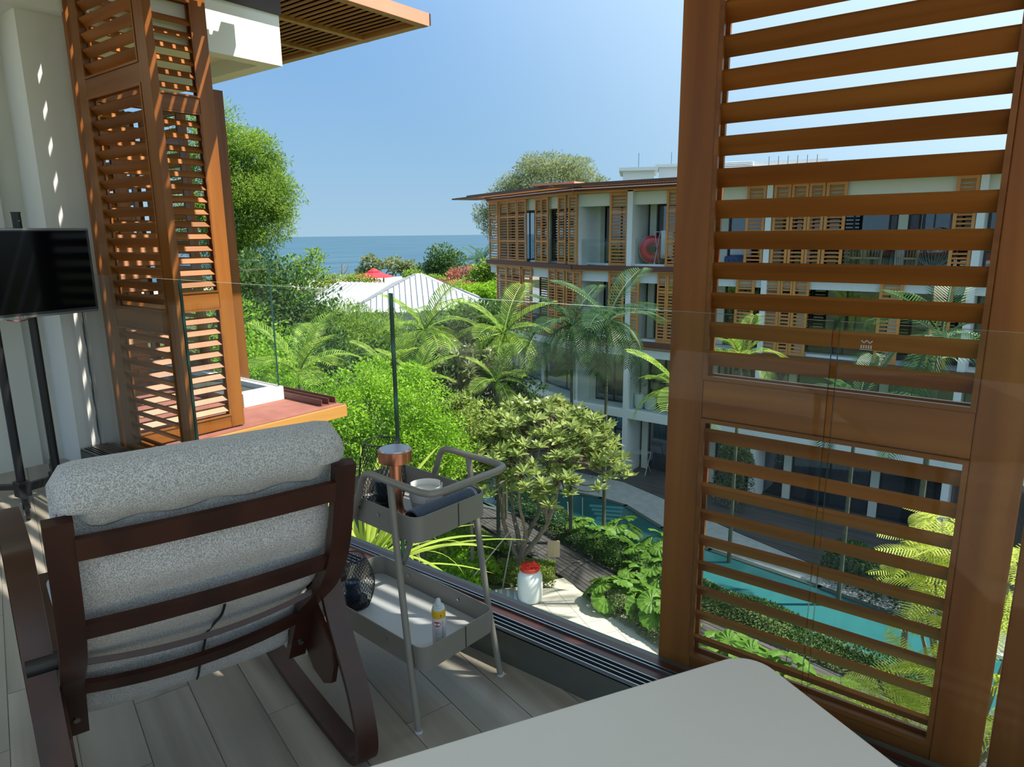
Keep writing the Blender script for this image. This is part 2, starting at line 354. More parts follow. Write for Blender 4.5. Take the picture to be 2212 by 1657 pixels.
# ================================================================== louvred shutters, full detail
SW = 0.865; ST = 0.045; SS = 0.105
_slat_cache = {}
def slat_mesh(L, flip):
    k = (round(L, 3), flip)
    if k in _slat_cache: return _slat_cache[k]
    a = math.radians(48)*(-1 if not flip else 1)   # outer edge hangs lower
    b = MB(); ay = (0, math.cos(a), math.sin(a)); az = (0, -math.sin(a), math.cos(a))
    b.obox((0, 0, 0), (1, 0, 0), ay, az, L/2, 0.0275, 0.0055)
    me = b.mesh('slat'); me.materials.append(M['slat']); _slat_cache[k] = me; return me
def shutter(name, label, origin, rz, flip=False, w=SW, zoff=0.0, group='sliding louvred shutters', ztop=2.93):
    t = thing(name, label, 'shutter', origin, rz, group)
    def part(nm, m, *a, **k):
        b = MB(); b.box(*a); return b.build(nm, m, t, world_coords=False, **k)
    for x in (0, w-SS): part('stile', M['shutter'], x, x+SS, 0, ST, 0.06, ztop, bevel=0.003)
    rails = ((0.06, 0.150), (0.922+zoff, 1.036+zoff), (2.24+zoff, 2.338+zoff), (ztop-0.09, ztop))
    for z0, z1 in rails: part('rail', M['shutter_h'], SS, w-SS, 0.002, ST-0.002, z0, z1, bevel=0.003)
    # thin beads round the openings
    for (a, b_) in ((rails[0][1], rails[1][0]), (rails[1][1], rails[2][0]), (rails[2][1], rails[3][0])):
        for y in (-0.004, ST-0.006):
            bb = MB(); bb.box(SS, SS+0.012, y, y+0.01, a, b_); bb.box(w-SS-0.012, w-SS, y, y+0.01, a, b_); bb.box(SS+0.012, w-SS-0.012, y, y+0.01, a, a+0.012); bb.box(SS+0.012, w-SS-0.012, y, y+0.01, b_-0.012, b_)
            bb.build('bead', M['shutter_h'], t, world_coords=False)
    me = slat_mesh(w-2*SS+0.006, flip)
    zs = [0.183+0.0828*k for k in range(9)]+[1.074+zoff+0.0824*k for k in range(14)]+[2.372+zoff+0.0825*k for k in range(6)]
    for z in zs:
        o = link('slat', me, None, t); o.location = (w/2, ST/2, z+0.022)
    return t
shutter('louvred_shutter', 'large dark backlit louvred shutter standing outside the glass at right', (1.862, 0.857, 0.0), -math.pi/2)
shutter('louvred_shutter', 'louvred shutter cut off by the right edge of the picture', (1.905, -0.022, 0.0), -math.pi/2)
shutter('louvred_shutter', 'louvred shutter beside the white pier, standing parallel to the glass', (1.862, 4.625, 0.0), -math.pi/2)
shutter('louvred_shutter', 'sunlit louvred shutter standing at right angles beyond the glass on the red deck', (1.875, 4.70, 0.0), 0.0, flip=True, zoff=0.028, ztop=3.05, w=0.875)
# ================================================================== furniture on the balcony
# ---------------------------------------------------------------- rocking armchair
CA = math.radians(-17); CL = np.array([math.cos(CA), math.sin(CA), 0]); CF = np.array([-math.sin(CA), math.cos(CA), 0]); CO = np.array([0.785, 1.707, 0.0])
def cw(a, s_, z): return CO + CL*(a-0.064*s_) + CF*s_ + np.array([0, 0, z])
frame_m = wood('dark walnut bentwood', (0.028, 0.007, 0.004), (0.058, 0.016, 0.008), 'Z', 10, 0.33)
arm_m = frame_m
chair = thing('rocking_armchair', 'rocking armchair with dark bentwood frame and grey fabric cushion, seen from behind', 'armchair', tuple(CO), CA)
loop = [(.50, .682), (.40, .697), (.25, .712), (.10, .722), (.02, .715), (-.035, .665), (-.08, .60), (-.115, .53), (-.15, .435), (-.195, .352), (-.252, .26), (-.288, .165), (-.298, .10), (-.284, .048), (-.235, .020), (-.14, .013), (0, .012), (.18, .016), (.36, .030), (.52, .062), (.60, .105), (.625, .17), (.61, .27), (.58, .42), (.55, .55), (.53, .63)]
for sg in (-1, 1):
    pts = bez([loop[-1]]+loop+[loop[0]], 4)
    pts = [p for p in bez(loop+[loop[0]], 4)][:-1]
    MB().ribbon([cw(sg*.336, p[0], p[1]) for p in pts], CL, .058, .022, closed=True).build('side_frame', frame_m, chair, smooth=True)
stile = [(-.397, .938), (-.371, .838), (-.345, .742), (-.306, .657), (-.245, .577), (-.168, .508), (-.09, .440), (-.042, .36), (-.005, .29), (.026, .232)]
sp = bez(stile, 5)
for sg in (-1, 1):
    st = MB().ribbon([cw(sg*.279, *p) for p in sp], CL, .050, .028).build('back_stile', frame_m, chair, smooth=True)
    # bolt
    b = MB(); c = cw(sg*.279, -.020, .290); ax = (-CF*0.93+np.array([0, 0, -.35])); ax /= np.linalg.norm(ax)
    b.tube([c, c+ax*.006], .008, 10).build('bolt', M['alu'], chair)
    # seat rail running forward to the front of the side frame
    MB().ribbon([cw(sg*.283, *p) for p in bez([(.0, .315), (.2, .33), (.42, .37), (.60, .42)], 5)], CL, .055, .026).build('seat_rail', frame_m, chair, smooth=True)
    # rounded board between the seat rail and the rocker
    poly = [(-.09, .43), (-.13, .40), (-.185, .35), (-.198, .29), (-.175, .23), (-.12, .20), (-.05, .21), (0, .26), (.02, .33), (-.03, .40)]
    bb = MB(); n_ = len(poly)
    bb.add([cw(sg*.300, *p) for p in poly]+[cw(sg*.314, *p) for p in poly], [tuple(range(n_)), tuple(range(2*n_-1, n_-1, -1))]+[(i, (i+1) % n_, n_+(i+1) % n_, n_+i) for i in range(n_)])
    bb.build('side_board', frame_m, chair)
MB().tube([cw(-.31, .60, .40), cw(.31, .60, .40)], .016, 8).build('cross_bar', frame_m, chair, smooth=True)
MB().tube([cw(-.36, -.12, .515), cw(-.28, -.12, .515)], .022, 10).build('joint_knob', M['black'], chair, smooth=True)
MB().tube([cw(.28, -.12, .515), cw(.385, -.10, .505)], .022, 10).build('joint_knob', M['black'], chair, smooth=True)
for (s0, z0, h, bow, dz, ts, tz) in ((-.392, .874, .050, .004, .003, .25, -.97), (-.308, .663, .050, .002, .008, .5, -.86), (-.195, .532, .026, .0, .030, .85, -.52), (-.074, .402, .044, .0, .028, .5, -.87)):
    pts = [cw(a, s0-bow*(1-(a/.26)**2), z0-dz*(1-(a/.26)**2)) for a in np.linspace(-.256, .256, 17)]
    sd_ = CF*ts+np.array([0, 0, tz]); sd_ /= np.linalg.norm(sd_)
    MB().ribbon(pts, sd_, h, .014).build('back_rail', frame_m, chair, smooth=True)
# cushion
def fabric():
    m, t, n, b = _new('heather grey woven fabric')
    tc = n.new('ShaderNodeTexCoord'); nz = n.new('ShaderNodeTexNoise'); nz.inputs['Scale'].default_value = 430; nz.inputs['Detail'].default_value = 2
    mp = n.new('ShaderNodeMapping'); mp.inputs['Scale'].default_value = (1, 1, 0.7)
    t.links.new(tc.outputs['Object'], mp.inputs['Vector']); t.links.new(mp.outputs[0], nz.inputs['Vector'])
    rp = n.new('ShaderNodeValToRGB'); e = rp.color_ramp.elements; e[0].position = 0.38; e[1].position = 0.62; e[0].color = (0.34, 0.33, 0.32, 1); e[1].color = (0.70, 0.685, 0.665, 1)
    t.links.new(nz.outputs['Fac'], rp.inputs['Fac']); t.links.new(rp.outputs['Color'], b.inputs['Base Color'])
    b.inputs['Roughness'].default_value = 0.95; b.inputs['Specular IOR Level'].default_value = 0.1
    if 'Sheen Weight' in b.inputs: b.inputs['Sheen Weight'].default_value = 0.25
    bp = n.new('ShaderNodeBump'); bp.inputs['Strength'].default_value = 0.5; bp.inputs['Distance'].default_value = 0.003
    t.links.new(nz.outputs['Fac'], bp.inputs['Height']); t.links.new(bp.outputs['Normal'], b.inputs['Normal'])
    return m
fab = fabric()
_off = []
for i in range(0, len(sp)):
    q = np.array(sp[min(i+1, len(sp)-1)])-np.array(sp[max(i-1, 0)]); q /= np.linalg.norm(q); _off.append(np.array(sp[i])+np.array([-q[1], q[0]])*(.066 if i < 22 else .052))
path = bez([(-.348, .992)]+[tuple(_off[i]) for i in range(2, len(_off)-1, 4)]+[(.115, .262), (.19, .285), (.30, .32), (.42, .355), (.52, .39), (.57, .41)], 5)
N = len(path); NS = 28; V = []; F = []
def sect(u, th, hw):
    # superellipse cross-section
    a = 2*math.pi*u; c, s_ = math.cos(a), math.sin(a); e = 0.32
    return hw*math.copysign(abs(c)**e, c), th*math.copysign(abs(s_)**(e*1.4), s_)
for i in range(N):
    p = np.array(path[i]); q = np.array(path[min(i+1, N-1)])-np.array(path[max(i-1, 0)]); q /= np.linalg.norm(q); nrm = np.array([-q[1], q[0]])  # towards the sitter (forward, up)
    e = min(1.0, i/2.5)**0.5 if i < 3 else (min(1.0, (N-1-i)/2.5)**0.5 if i > N-4 else 1.0)
    for k in range(NS):
        la, tt = sect((k+.5)/NS, 1.0, .272*(0.97+0.03*e))
        back = tt < 0
        bulge = 0.010*math.sin(i*0.55)*(1-(la/.27)**2) if back else 0
        th = (.038 if back else .052)*max(e, .15)+max(bulge, -0.01)
        if i <= 9: th += 0.012*(1-i/9)       # head roll is thicker
        w2 = p+nrm*tt*th
        V.append(cw(la, w2[0], w2[1]))
for i in range(N-1):
    for k in range(NS): F.append((i*NS+k, i*NS+(k+1) % NS, (i+1)*NS+(k+1) % NS, (i+1)*NS+k))
F += [tuple(range(NS-1, -1, -1)), tuple((N-1)*NS+k for k in range(NS))]
cush = MB().add(V, F).build('cushion', fab, chair, smooth='all')
# head pocket of the cushion folded back over the frame top
hp = bez([(-.372, .905), (-.398, .925), (-.418, .950), (-.425, .985), (-.412, 1.018), (-.378, 1.036), (-.335, 1.030), (-.302, .995), (-.290, .94), (-.285, .88)], 4)
V = []; F = []; NL = 25
for i, p in enumerate(hp):
    for j in range(NL):
        hwid = .246 if p[1] < .945 and p[0] < -.36 else .284
        a = hwid*(-1+2*j/(NL-1)); ed = min(1.0, max(0, hwid-abs(a))/.03)**0.5 if abs(a) > hwid-.03 else 1.0
        c = np.array([-.35, .95]); w2 = c+(np.array(p)-c)*(0.55+0.45*ed)
        sag = -0.006*math.sin(j*0.9+i*.35)*(1 if i < 6 else 0.2)
        V.append(cw(a, w2[0]+sag*.3, w2[1]+sag*(0.6 if i < 3 else .1)))
for i in range(len(hp)-1):
    for j in range(NL-1): F.append((i*NL+j, i*NL+j+1, (i+1)*NL+j+1, (i+1)*NL+j))
o = MB().add(V, F).build('head_pocket', fab, cush, smooth='all'); sm_ = o.modifiers.new('thickness', 'SOLIDIFY'); sm_.thickness = 0.014
# seam on the back of the cushion
pts = []
for i in range(28, 56):
    p = np.array(path[i]); q = np.array(path[i+1])-np.array(path[i-1]); q /= np.linalg.norm(q); nrm = np.array([-q[1], q[0]]); w2 = p-nrm*.043
    pts.append(cw(.035-.001*(i-26), w2[0], w2[1]))
MB().tube(pts, .0035, 6).build('seam', M['black'], cush)
# ---------------------------------------------------------------- serving trolley
TR = math.radians(-4); TC, TS = math.cos(TR), math.sin(TR); T0 = np.array([1.415, 1.30, 0.0])
def tw(x, y, z): return (T0[0]+x*TC-y*TS, T0[1]+x*TS+y*TC, z)
gm = mat('grey powder coated steel', (0.25, 0.235, 0.205), 0.40, 0.1)
wm = mat('pale grey tray floor', (0.52, 0.53, 0.55), 0.35)
trol = thing('serving_trolley', 'grey metal two-tier serving trolley with a tubular handle, in front of the glass', 'trolley', tuple(T0), TR)
def tray(name, x0, x1, y0, y1, z0, z1, r=.035):
    out = rrect(x0, x1, y0, y1, r, 6); inn = rrect(x0+.003, x1-.003, y0+.003, y1-.003, r-.003, 6); n = len(out)
    V = [tw(x, y, z0) for x, y in out]+[tw(x, y, z1) for x, y in out]+[tw(x, y, z1) for x, y in inn]+[tw(x, y, z0+.004) for x, y in inn]
    F = [tuple(range(n-1, -1, -1))]
    for a in range(3): F += [(a*n+i, a*n+(i+1) % n, (a+1)*n+(i+1) % n, (a+1)*n+i) for i in range(n)]
    o = MB().add(V, F).build(name, gm, trol, smooth=True)
    MB().prism([tw(x, y, 0)[:2] for x, y in rrect(x0+.004, x1-.004, y0+.004, y1-.004, r-.004, 6)], z0+.0005, z0+.0052).build('tray_floor', wm, o)
    for y in (y0+.17, y1-.17):
        for x in (x0, x1):
            b = MB(); s_ = -1 if x == x0 else 1
            b.tube([tw(x+s_*.001, y, (z0+z1)/2+.008), tw(x+s_*.004, y, (z0+z1)/2+.008)], .005, 10).build('screw', M['alu'], o)
            b = MB(); b.tube([tw(x-s_*.003, y, (z0+z1)/2+.008), tw(x-s_*.006, y, (z0+z1)/2+.008)], .005, 10).build('screw', M['alu'], o)
    MB().box(0, 0, 0, 0, 0, 0)
    b = MB(); b.obox(tw((x0+x1)/2+.02, y0-.0006, (z0+z1)/2), (TC, TS, 0), (-TS, TC, 0), (0, 0, 1), .0012, .0008, (z1-z0)/2-.002); b.build('seam', M['black'], o)
    return o
tray('upper_tray', -.143, .152, .030, .46, .582, .660)
tray('lower_tray', -.160, .148, .002, .60, .190, .265)
HZ = .757; hw = .158
def rearleg(s_): return [(s_*hw, .215, HZ), (s_*hw, .250, HZ-.022), (s_*hw, .272, HZ-.075), (s_*(hw+.004), .36, .52), (s_*(hw+.010), .50, .22), (s_*(hw+.016), .60, .0)]
for s_ in (-1, 1):
    pts = [(s_*.0, -.055, HZ)] + [(s_*(hw-.05), -.055, HZ), (s_*(hw-.012), -.043, HZ), (s_*hw, -.010, HZ), (s_*hw, .12, HZ)] + rearleg(s_)
    P2 = [pts[0], pts[1]]+[tuple(p) for p in bez(pts[1:4], 5)[1:]]+[pts[4]]+[tuple(p) for p in bez(pts[4:8], 5)[1:]]+pts[8:]
    MB().tube([tw(*p) for p in P2], .0105, 12).build('handle', gm, trol, smooth=True)
    MB().tube([tw(s_*(hw), .118, HZ-.004), tw(s_*(hw+.004), .10, .60), tw(s_*(hw+.012), .055, .25), tw(s_*(hw+.022), .012, .0)], .0105, 12).build('leg', gm, trol, smooth=True)
    MB().tube([tw(s_*(hw+.0222), .0122, .0), tw(s_*(hw+.0219), .0125, .008)], .0122, 12).build('foot_cap', wm, trol, smooth=True)
def trolley_thing(name, label, cat, x, y, z): return thing(name, label, cat, tw(x, y, z))
# copper table lamp
cop = mat('brushed copper', (0.72, 0.30, 0.18), 0.28, 1.0, var=0.06, scale=30); coptop = mat('pale lamp top', (0.55, 0.45, 0.42), 0.22, 0.8)
lp = tw(-.060, .215, .5875); tl = thing('table_lamp', 'small copper mushroom table lamp on the upper tray', 'lamp', lp)
MB().lathe([(.001, 0), (.046, 0), (.047, .004), (.046, .009), (.030, .014), (.021, .028), (.0185, .05), (.0185, .185), (.001, .186)], lp, 32).build('stem_and_base', cop, tl, smooth=True)
MB().lathe([(.012, .1855), (.047, .185), (.0505, .187), (.0515, .2225), (.049, .2235)], lp, 40).build('shade', cop, tl, smooth=True)
MB().lathe([(.001, .2236), (.048, .2236), (.047, .2262), (.001, .2265)], lp, 40).build('top_disc', coptop, tl, smooth=True)
# wire mesh lanterns
def lantern(label, c, prof, n=34):
    t = thing('mesh_lantern', label, 'lantern', c, 0, 'black wire mesh lanterns')
    def R(z):
        for (r0, z0), (r1, z1) in zip(prof, prof[1:]):
            if z0 <= z <= z1: return r0+(r1-r0)*(z-z0)/(z1-z0)
        return prof[-1][0]
    z0, z1 = prof[0][1], prof[-1][1]; b = MB(); K = 12
    for d in (1, -1):
        for k in range(n):
            pts = []
            for q in range(K+1):
                z = z0+(z1-z0)*q/K; a = 2*math.pi*(k/n)+d*q/K*1.6; r = R(z); pts.append((c[0]+r*math.cos(a), c[1]+r*math.sin(a), c[2]+z))
            b.tube(pts, .0009, 3, caps=False)
    b.build('wire_mesh', M['black'], t, kind='stuff')
    for z in (z0, z1):
        r = R(z); MB().tube([(c[0]+r*math.cos(a), c[1]+r*math.sin(a), c[2]+z) for a in np.linspace(0, 2*math.pi, 33)[:-1]], .0022, 6, closed=True).build('rim', M['black'], t)
    MB().lathe([(.001, .0005), (R(z0)-.006, .0005), (R(z0)-.004, .022), (.001, .024)], c, 28).build('base', M['black'], t, smooth=True)
    MB().lathe([(.001, .0245), (.024, .0245), (.026, .03), (.026, .085), (.022, .088), (.001, .086)], c, 20).build('candle_glass', M['glassdark'], t, smooth=True)
    return t
M['glassdark'] = mat('dark blue candle glass', (0.02, 0.04, 0.07), 0.1)
lantern('black wire mesh lantern behind the copper lamp on the upper tray', tw(-.020, .335, .5875), [(.056, .0), (.066, .03), (.075, .07), (.076, .10), (.070, .15), (.060, .19), (.053, .215)])
lantern('black wire mesh lantern on the lower tray beside the armchair', tw(-.065, .475, .1955), [(.052, .0), (.062, .02), (.073, .055), (.076, .085), (.068, .125), (.056, .155), (.045, .178)], 38)
# white plastic tub with lids
pl = mat('white translucent plastic', (0.80, 0.79, 0.77), 0.35); bp_ = tw(.050, .205, .5875)
tub = thing('plastic_tub', 'stack of white plastic coaster holder and lids on the upper tray', 'tub', bp_)
MB().lathe([(.001, 0), (.040, 0), (.048, .012), (.050, .030), (.047, .031), (.001, .030)], bp_, 36).build('lower_bowl', mat('cream plastic', (0.72, 0.66, 0.58), 0.4), tub, smooth=True)
for k in range(5): MB().lathe([(.001, .0312+k*.006), (.0475, .0312+k*.006), (.0485, .034+k*.006), (.0475, .0367+k*.006), (.001, .0367+k*.006)], bp_, 36).build('coaster', pl, tub, smooth=True)
for a0, a1 in ((-0.3, 2.0), (2.3, 3.9), (4.2, 5.7)):
    V = []; F = []; n = 14
    for i in range(n+1):
        a = a0+(a1-a0)*i/n
        for r, z in ((.0495, .034), (.0525, .034), (.0535, .082), (.0505, .082)): V.append((bp_[0]+r*math.cos(a), bp_[1]+r*math.sin(a), bp_[2]+z))
    for i in range(n):
        for k in range(4): F.append((i*4+k, i*4+(k+1) % 4, i*4+4+(k+1) % 4, i*4+4+k))
    F += [(0, 1, 2, 3), tuple(n*4+k for k in (3, 2, 1, 0))]
    MB().add(V, F).build('holder_wall', pl, tub, smooth=True)
# blue-grey dimpled mat rolled along the front of the upper tray
bm_ = mat('dark slate blue rubber', (0.035, 0.05, 0.085), 0.42)
mt_c = tw(.015, .085, .5875); dm = thing('dimpled_mat', 'dark blue dimpled rubber mat curled along the front of the upper tray', 'mat', mt_c, TR)
nx, ny = 46, 22; V = []; F = []
def matz(x, v):   # x along the tray, v across the arch
    a = math.pi*(0.04+0.92*v); return .040*-math.cos(a), .070*math.sin(a)**0.6
for i in range(nx):
    for j in range(ny):
        x = -.125+.25*i/(nx-1); yy, zz = matz(x, j/(ny-1)); V.append((x, yy, zz+.002))
for i in range(nx-1):
    for j in range(ny-1): F.append((i*ny+j, (i+1)*ny+j, (i+1)*ny+j+1, i*ny+j+1))
o = MB().add(V, F).build('mat_sheet', bm_, dm, smooth='all', world_coords=False); o.modifiers.new('thickness', 'SOLIDIFY').thickness = .003
b = MB()
for i in range(44):
    for j in range(18):
        x = -.122+.244*i/43; v = (j+.5+(i % 2)*.5)/18.5; yy, zz = matz(x, v); a = math.pi*(0.04+0.92*v); nn = np.array([0, -math.cos(a), math.sin(a)]); c = np.array([x, yy, zz+.003])
        e1 = np.array([1, 0, 0]); e2 = np.cross(nn, e1); r = .0023
        b.add([c+e1*r, c+e2*r, c-e1*r, c-e2*r, c+nn*.0035], [(0, 1, 4), (1, 2, 4), (2, 3, 4), (3, 0, 4)])
b.build('dimples', mat('slate blue dimples', (0.17, 0.22, 0.30), 0.35), dm, world_coords=False, kind='stuff')
# insect spray can
cp = tw(-.030, .075, .1955); can = thing('spray_can', 'insect repellent spray can with yellow band and red logo on the lower tray', 'spray can', cp)
cw_ = mat('white printed can', (0.66, 0.66, 0.68), 0.3); cy = mat('yellow band', (0.72, 0.42, 0.02), 0.3); cr = mat('red logo', (0.55, 0.01, 0.015), 0.35); ink = mat('dark blue ink', (0.05, 0.06, 0.10), 0.5)
MB().lathe([(.001, 0), (.0205, 0), (.0215, .002), (.0215, .096)], cp, 32, cap=False).build('body', cw_, can, smooth=True)
MB().lathe([(.02155, .0961), (.02155, .118), (.0205, .121)], cp, 32, cap=False).build('yellow_band', cy, can, smooth=True)
MB().lathe([(.0205, .1211), (.0195, .126), (.0165, .1285), (.0175, .1315), (.0150, .134), (.001, .134)], cp, 32, cap=False).build('rim', mat('pale can shoulder', (0.55, 0.62, 0.60), 0.3), can, smooth=True)
MB().lathe([(.001, .1342), (.0085, .1342), (.0090, .140), (.0075, .150), (.006, .1535), (.001, .154)], cp, 20).build('nozzle', mat('white nozzle', (0.62, 0.66, 0.68), 0.4), can, smooth=True)
vdir = math.atan2(-cp[1], -cp[0])        # side of the can turned to the room
def wrap(a, z, r=.0219): return (cp[0]+r*math.cos(vdir+a), cp[1]+r*math.sin(vdir+a), cp[2]+z)
n = 26; V = [wrap(-.30, .078)]+[wrap(-.30+.62*math.cos(t), .078+.0088*math.sin(t)) for t in np.linspace(0, 2*math.pi, n+1)[:-1]]
MB().add(V, [(0, 1+i, 1+(i+1) % n) for i in range(n)]).build('logo_oval', cr, can)
STR = {'A': [[(0, 0), (.5, 1), (1, 0)], [(.2, .4), (.8, .4)]], 'u': [[(0, .7), (0, .1), (.3, 0), (.8, .15)], [(.8, .7), (.8, 0)]], 't': [[(.4, 1), (.4, .1), (.7, 0)], [(0, .7), (.8, .7)]],
       'a': [[(.8, .7), (.2, .7), (0, .35), (.2, 0), (.8, .1)], [(.8, .7), (.8, 0)]], 'n': [[(0, 0), (0, .7)], [(0, .5), (.4, .7), (.8, .5), (.8, 0)]],
       '9': [[(.8, .7), (.4, 1), (0, .75), (.4, .5), (.8, .7), (.6, 0)]]}
def letters(txt, a0, z0, h, da, wdt, r, nm, m, sgn=1):
    b = MB(); a = a0
    for ch in txt:
        for st_ in STR.get(ch, []):
            pts = [wrap(a+sgn*x*da*.72, z0+y*h, r) for x, y in st_]; b.tube(pts, wdt, 4)
        a += sgn*da
    return b.build(nm, m, can)
letters('Autan', -.80, .0735, .0095, .21, .0007, .0222, 'logo_text', mat('white ink', (0.85, 0.85, 0.85), 0.5))
letters('9', .22, .102, .009, .2, .0008, .0218, 'handwritten_mark', ink)
b = MB()
for k, L in enumerate((.5, .35, .55, .4, .6, .45, .3)): b.tube([wrap(-.6+x*L*2*.5, .060-.0075*k+.001*math.sin(x*9+k), .0217) for x in np.linspace(0, 1, 6)], .0005, 4)
for k in range(4): b.tube([wrap(.55+.09*math.sin(q*2.1+k), .088-.017*k-.014*q/6, .0217) for q in range(7)], .0006, 4)
b.build('small_print', ink, can)
# ---------------------------------------------------------------- television on a rolling stand
TVA = math.radians(9.0); tvx = np.array([math.cos(TVA), math.sin(TVA), 0]); tvy = np.array([-math.sin(TVA), math.cos(TVA), 0])
Y_TV = 4.42; tvr = ony(201, 585, Y_TV); TVW, TVH = .86, .475; tvc = tvr - tvx*TVW/2; tvc[2] = 1.268
sbase = np.array([tvc[0], tvc[1], 0])+tvy*.10
stand = thing('television_stand', 'black rolling television stand with two poles at the far left', 'stand', tuple(sbase), TVA)
def sv(x, y, z): return sbase+tvx*x+tvy*y+np.array([0, 0, z])
pxs = (-.075, .115)
MB().tube([sv(pxs[1], 0, .09), sv(pxs[1], 0, 1.585)], .022, 16).build('pole', M['black'], stand, smooth=True)
MB().tube([sv(pxs[0], 0, .09), sv(pxs[0], 0, 1.20)], .022, 16).build('pole', M['black'], stand, smooth=True)
MB().tube([sv(pxs[1], 0, 1.585), sv(pxs[1], 0, 1.592)], .024, 16).build('pole_cap', M['black'], stand, smooth=True)
MB().tube([sv(pxs[1], -.0225, 1.545), sv(pxs[1], -.024, 1.545)], .003, 8).build('screw', M['alu'], stand)
for x in pxs: MB().obox(sv(x, 0, .075), tvx, tvy, (0, 0, 1), .032, .032, .045).build('socket', M['black'], stand, bevel=.004)
MB().obox(sv(sum(pxs)/2, 0, .075), tvx, tvy, (0, 0, 1), .10, .014, .022).build('base_bar', M['black'], stand)
for (x, sgx) in ((pxs[0], -1), (pxs[1], 1)):
    for sy in (-1, 1):
        a, b_ = sv(x, 0, .085), sv(x+sgx*.13, sy*.30, .068)
        d = (b_-a); d /= np.linalg.norm(d); sd_ = np.cross(d, (0, 0, 1)); sd_ /= np.linalg.norm(sd_)
        MB().obox((a+b_)/2, d, sd_, np.cross(sd_, d), np.linalg.norm(b_-a)/2, .018, .014).build('foot_arm', M['black'], stand, bevel=.003)
        MB().tube([b_+np.array([0, 0, -.012])-sd_*.010, b_+np.array([0, 0, -.012])+sd_*.010], .0555-.0005, 14).build('caster', M['black'], stand, smooth=True)
MB().obox(sv(sum(pxs)/2, -.05, 1.27), tvx, tvy, (0, 0, 1), .11, .020, .09).build('mount_plate', M['black'], stand)
tv = thing('television', 'black flat television on the rolling stand, cut off by the left edge', 'television', tuple(tvc-np.array([0, 0, TVH/2])), TVA)
def tvp(x, y, z): return tvc+tvx*x+tvy*y+np.array([0, 0, z])
MB().obox(tvp(0, .012, 0), tvx, tvy, (0, 0, 1), TVW/2, .018, TVH/2).build('housing', mat('dark gunmetal bezel', (0.05, 0.052, 0.058), 0.3, 0.5), tv, bevel=.004)
scr = mat('glossy black screen', (0.002, 0.002, 0.004), 0.12, spec=0.12)
MB().obox(tvp(0, -.0068, .006), tvx, tvy, (0, 0, 1), TVW/2-.016, .001, TVH/2-.022).build('screen', scr, tv)
MB().obox(tvp(0, -.0072, -TVH/2+.007), tvx, tvy, (0, 0, 1), TVW/2-.004, .001, .006).build('lower_trim', mat('brushed trim', (0.25, 0.25, 0.26), 0.3, 0.8), tv)
MB().obox(tvp(0, -.0072, TVH/2-.006), tvx, tvy, (0, 0, 1), TVW/2-.004, .001, .004).build('upper_trim', mat('brushed trim', (0.25, 0.25, 0.26), 0.3, 0.8), tv)
b = MB(); b.tube([tvp(0, -.008, -TVH/2+.008), tvp(0, -.0095, -TVH/2+.008)], .0055, 16).build('logo_disc', mat('magenta red logo', (0.45, 0.01, 0.06), 0.4), tv)
b = MB()
for p, q in (((.012, 1), (.012, 0)), ((.012, 0), (.018, 0)), ((.029, .9), (.024, 1)), ((.024, 1), (.021, .5)), ((.021, .5), (.024, 0)), ((.024, 0), (.029, .1)), ((.029, .1), (.029, .5)), ((.029, .5), (.026, .5))):
    b.tube([tvp(p[0], -.009, -TVH/2+.004+.009*p[1]), tvp(q[0], -.009, -TVH/2+.004+.009*q[1])], .0008, 4)
b.build('logo_text', mat('white logo letters', (0.8, 0.8, 0.8), 0.5), tv)
MB().tube(bez([tvp(-.06, .0, -TVH/2-.001), tvp(-.02, -.004, -TVH/2-.011), tvp(.02, -.004, -TVH/2-.011), tvp(.06, .0, -TVH/2-.001)], 5), .003, 6).build('status_light_lip', mat('red lens', (0.25, 0.03, 0.03), 0.3), tv)
# ---------------------------------------------------------------- table in the foreground
TA = math.radians(-29.5); tx = np.array([math.cos(TA), math.sin(TA)]); ty = np.array([-math.sin(TA), math.cos(TA)])
tcn = np.array([1.093, .332])   # far corner
tab = thing('table', 'pale grey table top with rounded corner in the near foreground', 'table', (tcn[0]-.3, tcn[1]-.5, 0.0), TA)
tm = mat('pale grey laminate', (0.80, 0.765, 0.69), 0.42, var=0.015, scale=3, bump=0.03, bscale=250)
poly = [tuple(tcn+tx*(x)+ty*(y)) for x, y in rrect(-1.3, 0, -.8, 0, .055, 8)]
MB().prism(poly, .716, .740).build('table_top', tm, tab, bevel=.004)
for (x, y) in ((-.10, -.10), (-1.2, -.10), (-.10, -.70), (-1.2, -.70)):
    c = tcn+tx*x+ty*y; MB().tube([(c[0], c[1], 0), (c[0], c[1], .716)], .017, 12).build('leg', M['darkalu'], tab, smooth=True)
MB().box(0, 0, 0, 0, 0, 0)
# ================================================================== neighbouring balcony beyond the shutters
nb_ = thing('neighbour_deck', 'red painted deck with varnished timber edge board of the next balcony', 'deck', (2.8, 4.62, -0.06))
MB().box(1.965, 3.62, 4.625, 4.849, -0.05, 0.05).build('deck_plate', M['redpaint'], nb_)
MB().box(2.025, 3.62, 4.849, 9.0, -0.05, 0.05).build('deck_plate', M['redpaint'], nb_)
ylw = wood('varnished golden timber', (0.42, 0.19, 0.045), (0.55, 0.27, 0.07), 'X', 9, 0.4)
MB().box(1.965, 3.635, 4.598, 4.6245, -0.055, 0.044).build('edge_board', ylw, nb_, bevel=.003)
MB().box(3.6205, 3.640, 4.625, 9.0, -0.055, 0.044).build('edge_board', M['redmetal'], nb_)
for x in (3.455, 3.525, 3.595):
    MB().box(x, x+.006, 4.70, 9.0, .050, .105).build('shutter_rail', M['redmetal'], nb_)
MB().box(3.445, 3.612, 4.70, 9.0, .0502, .056).build('rail_bed', M['redmetal'], nb_)
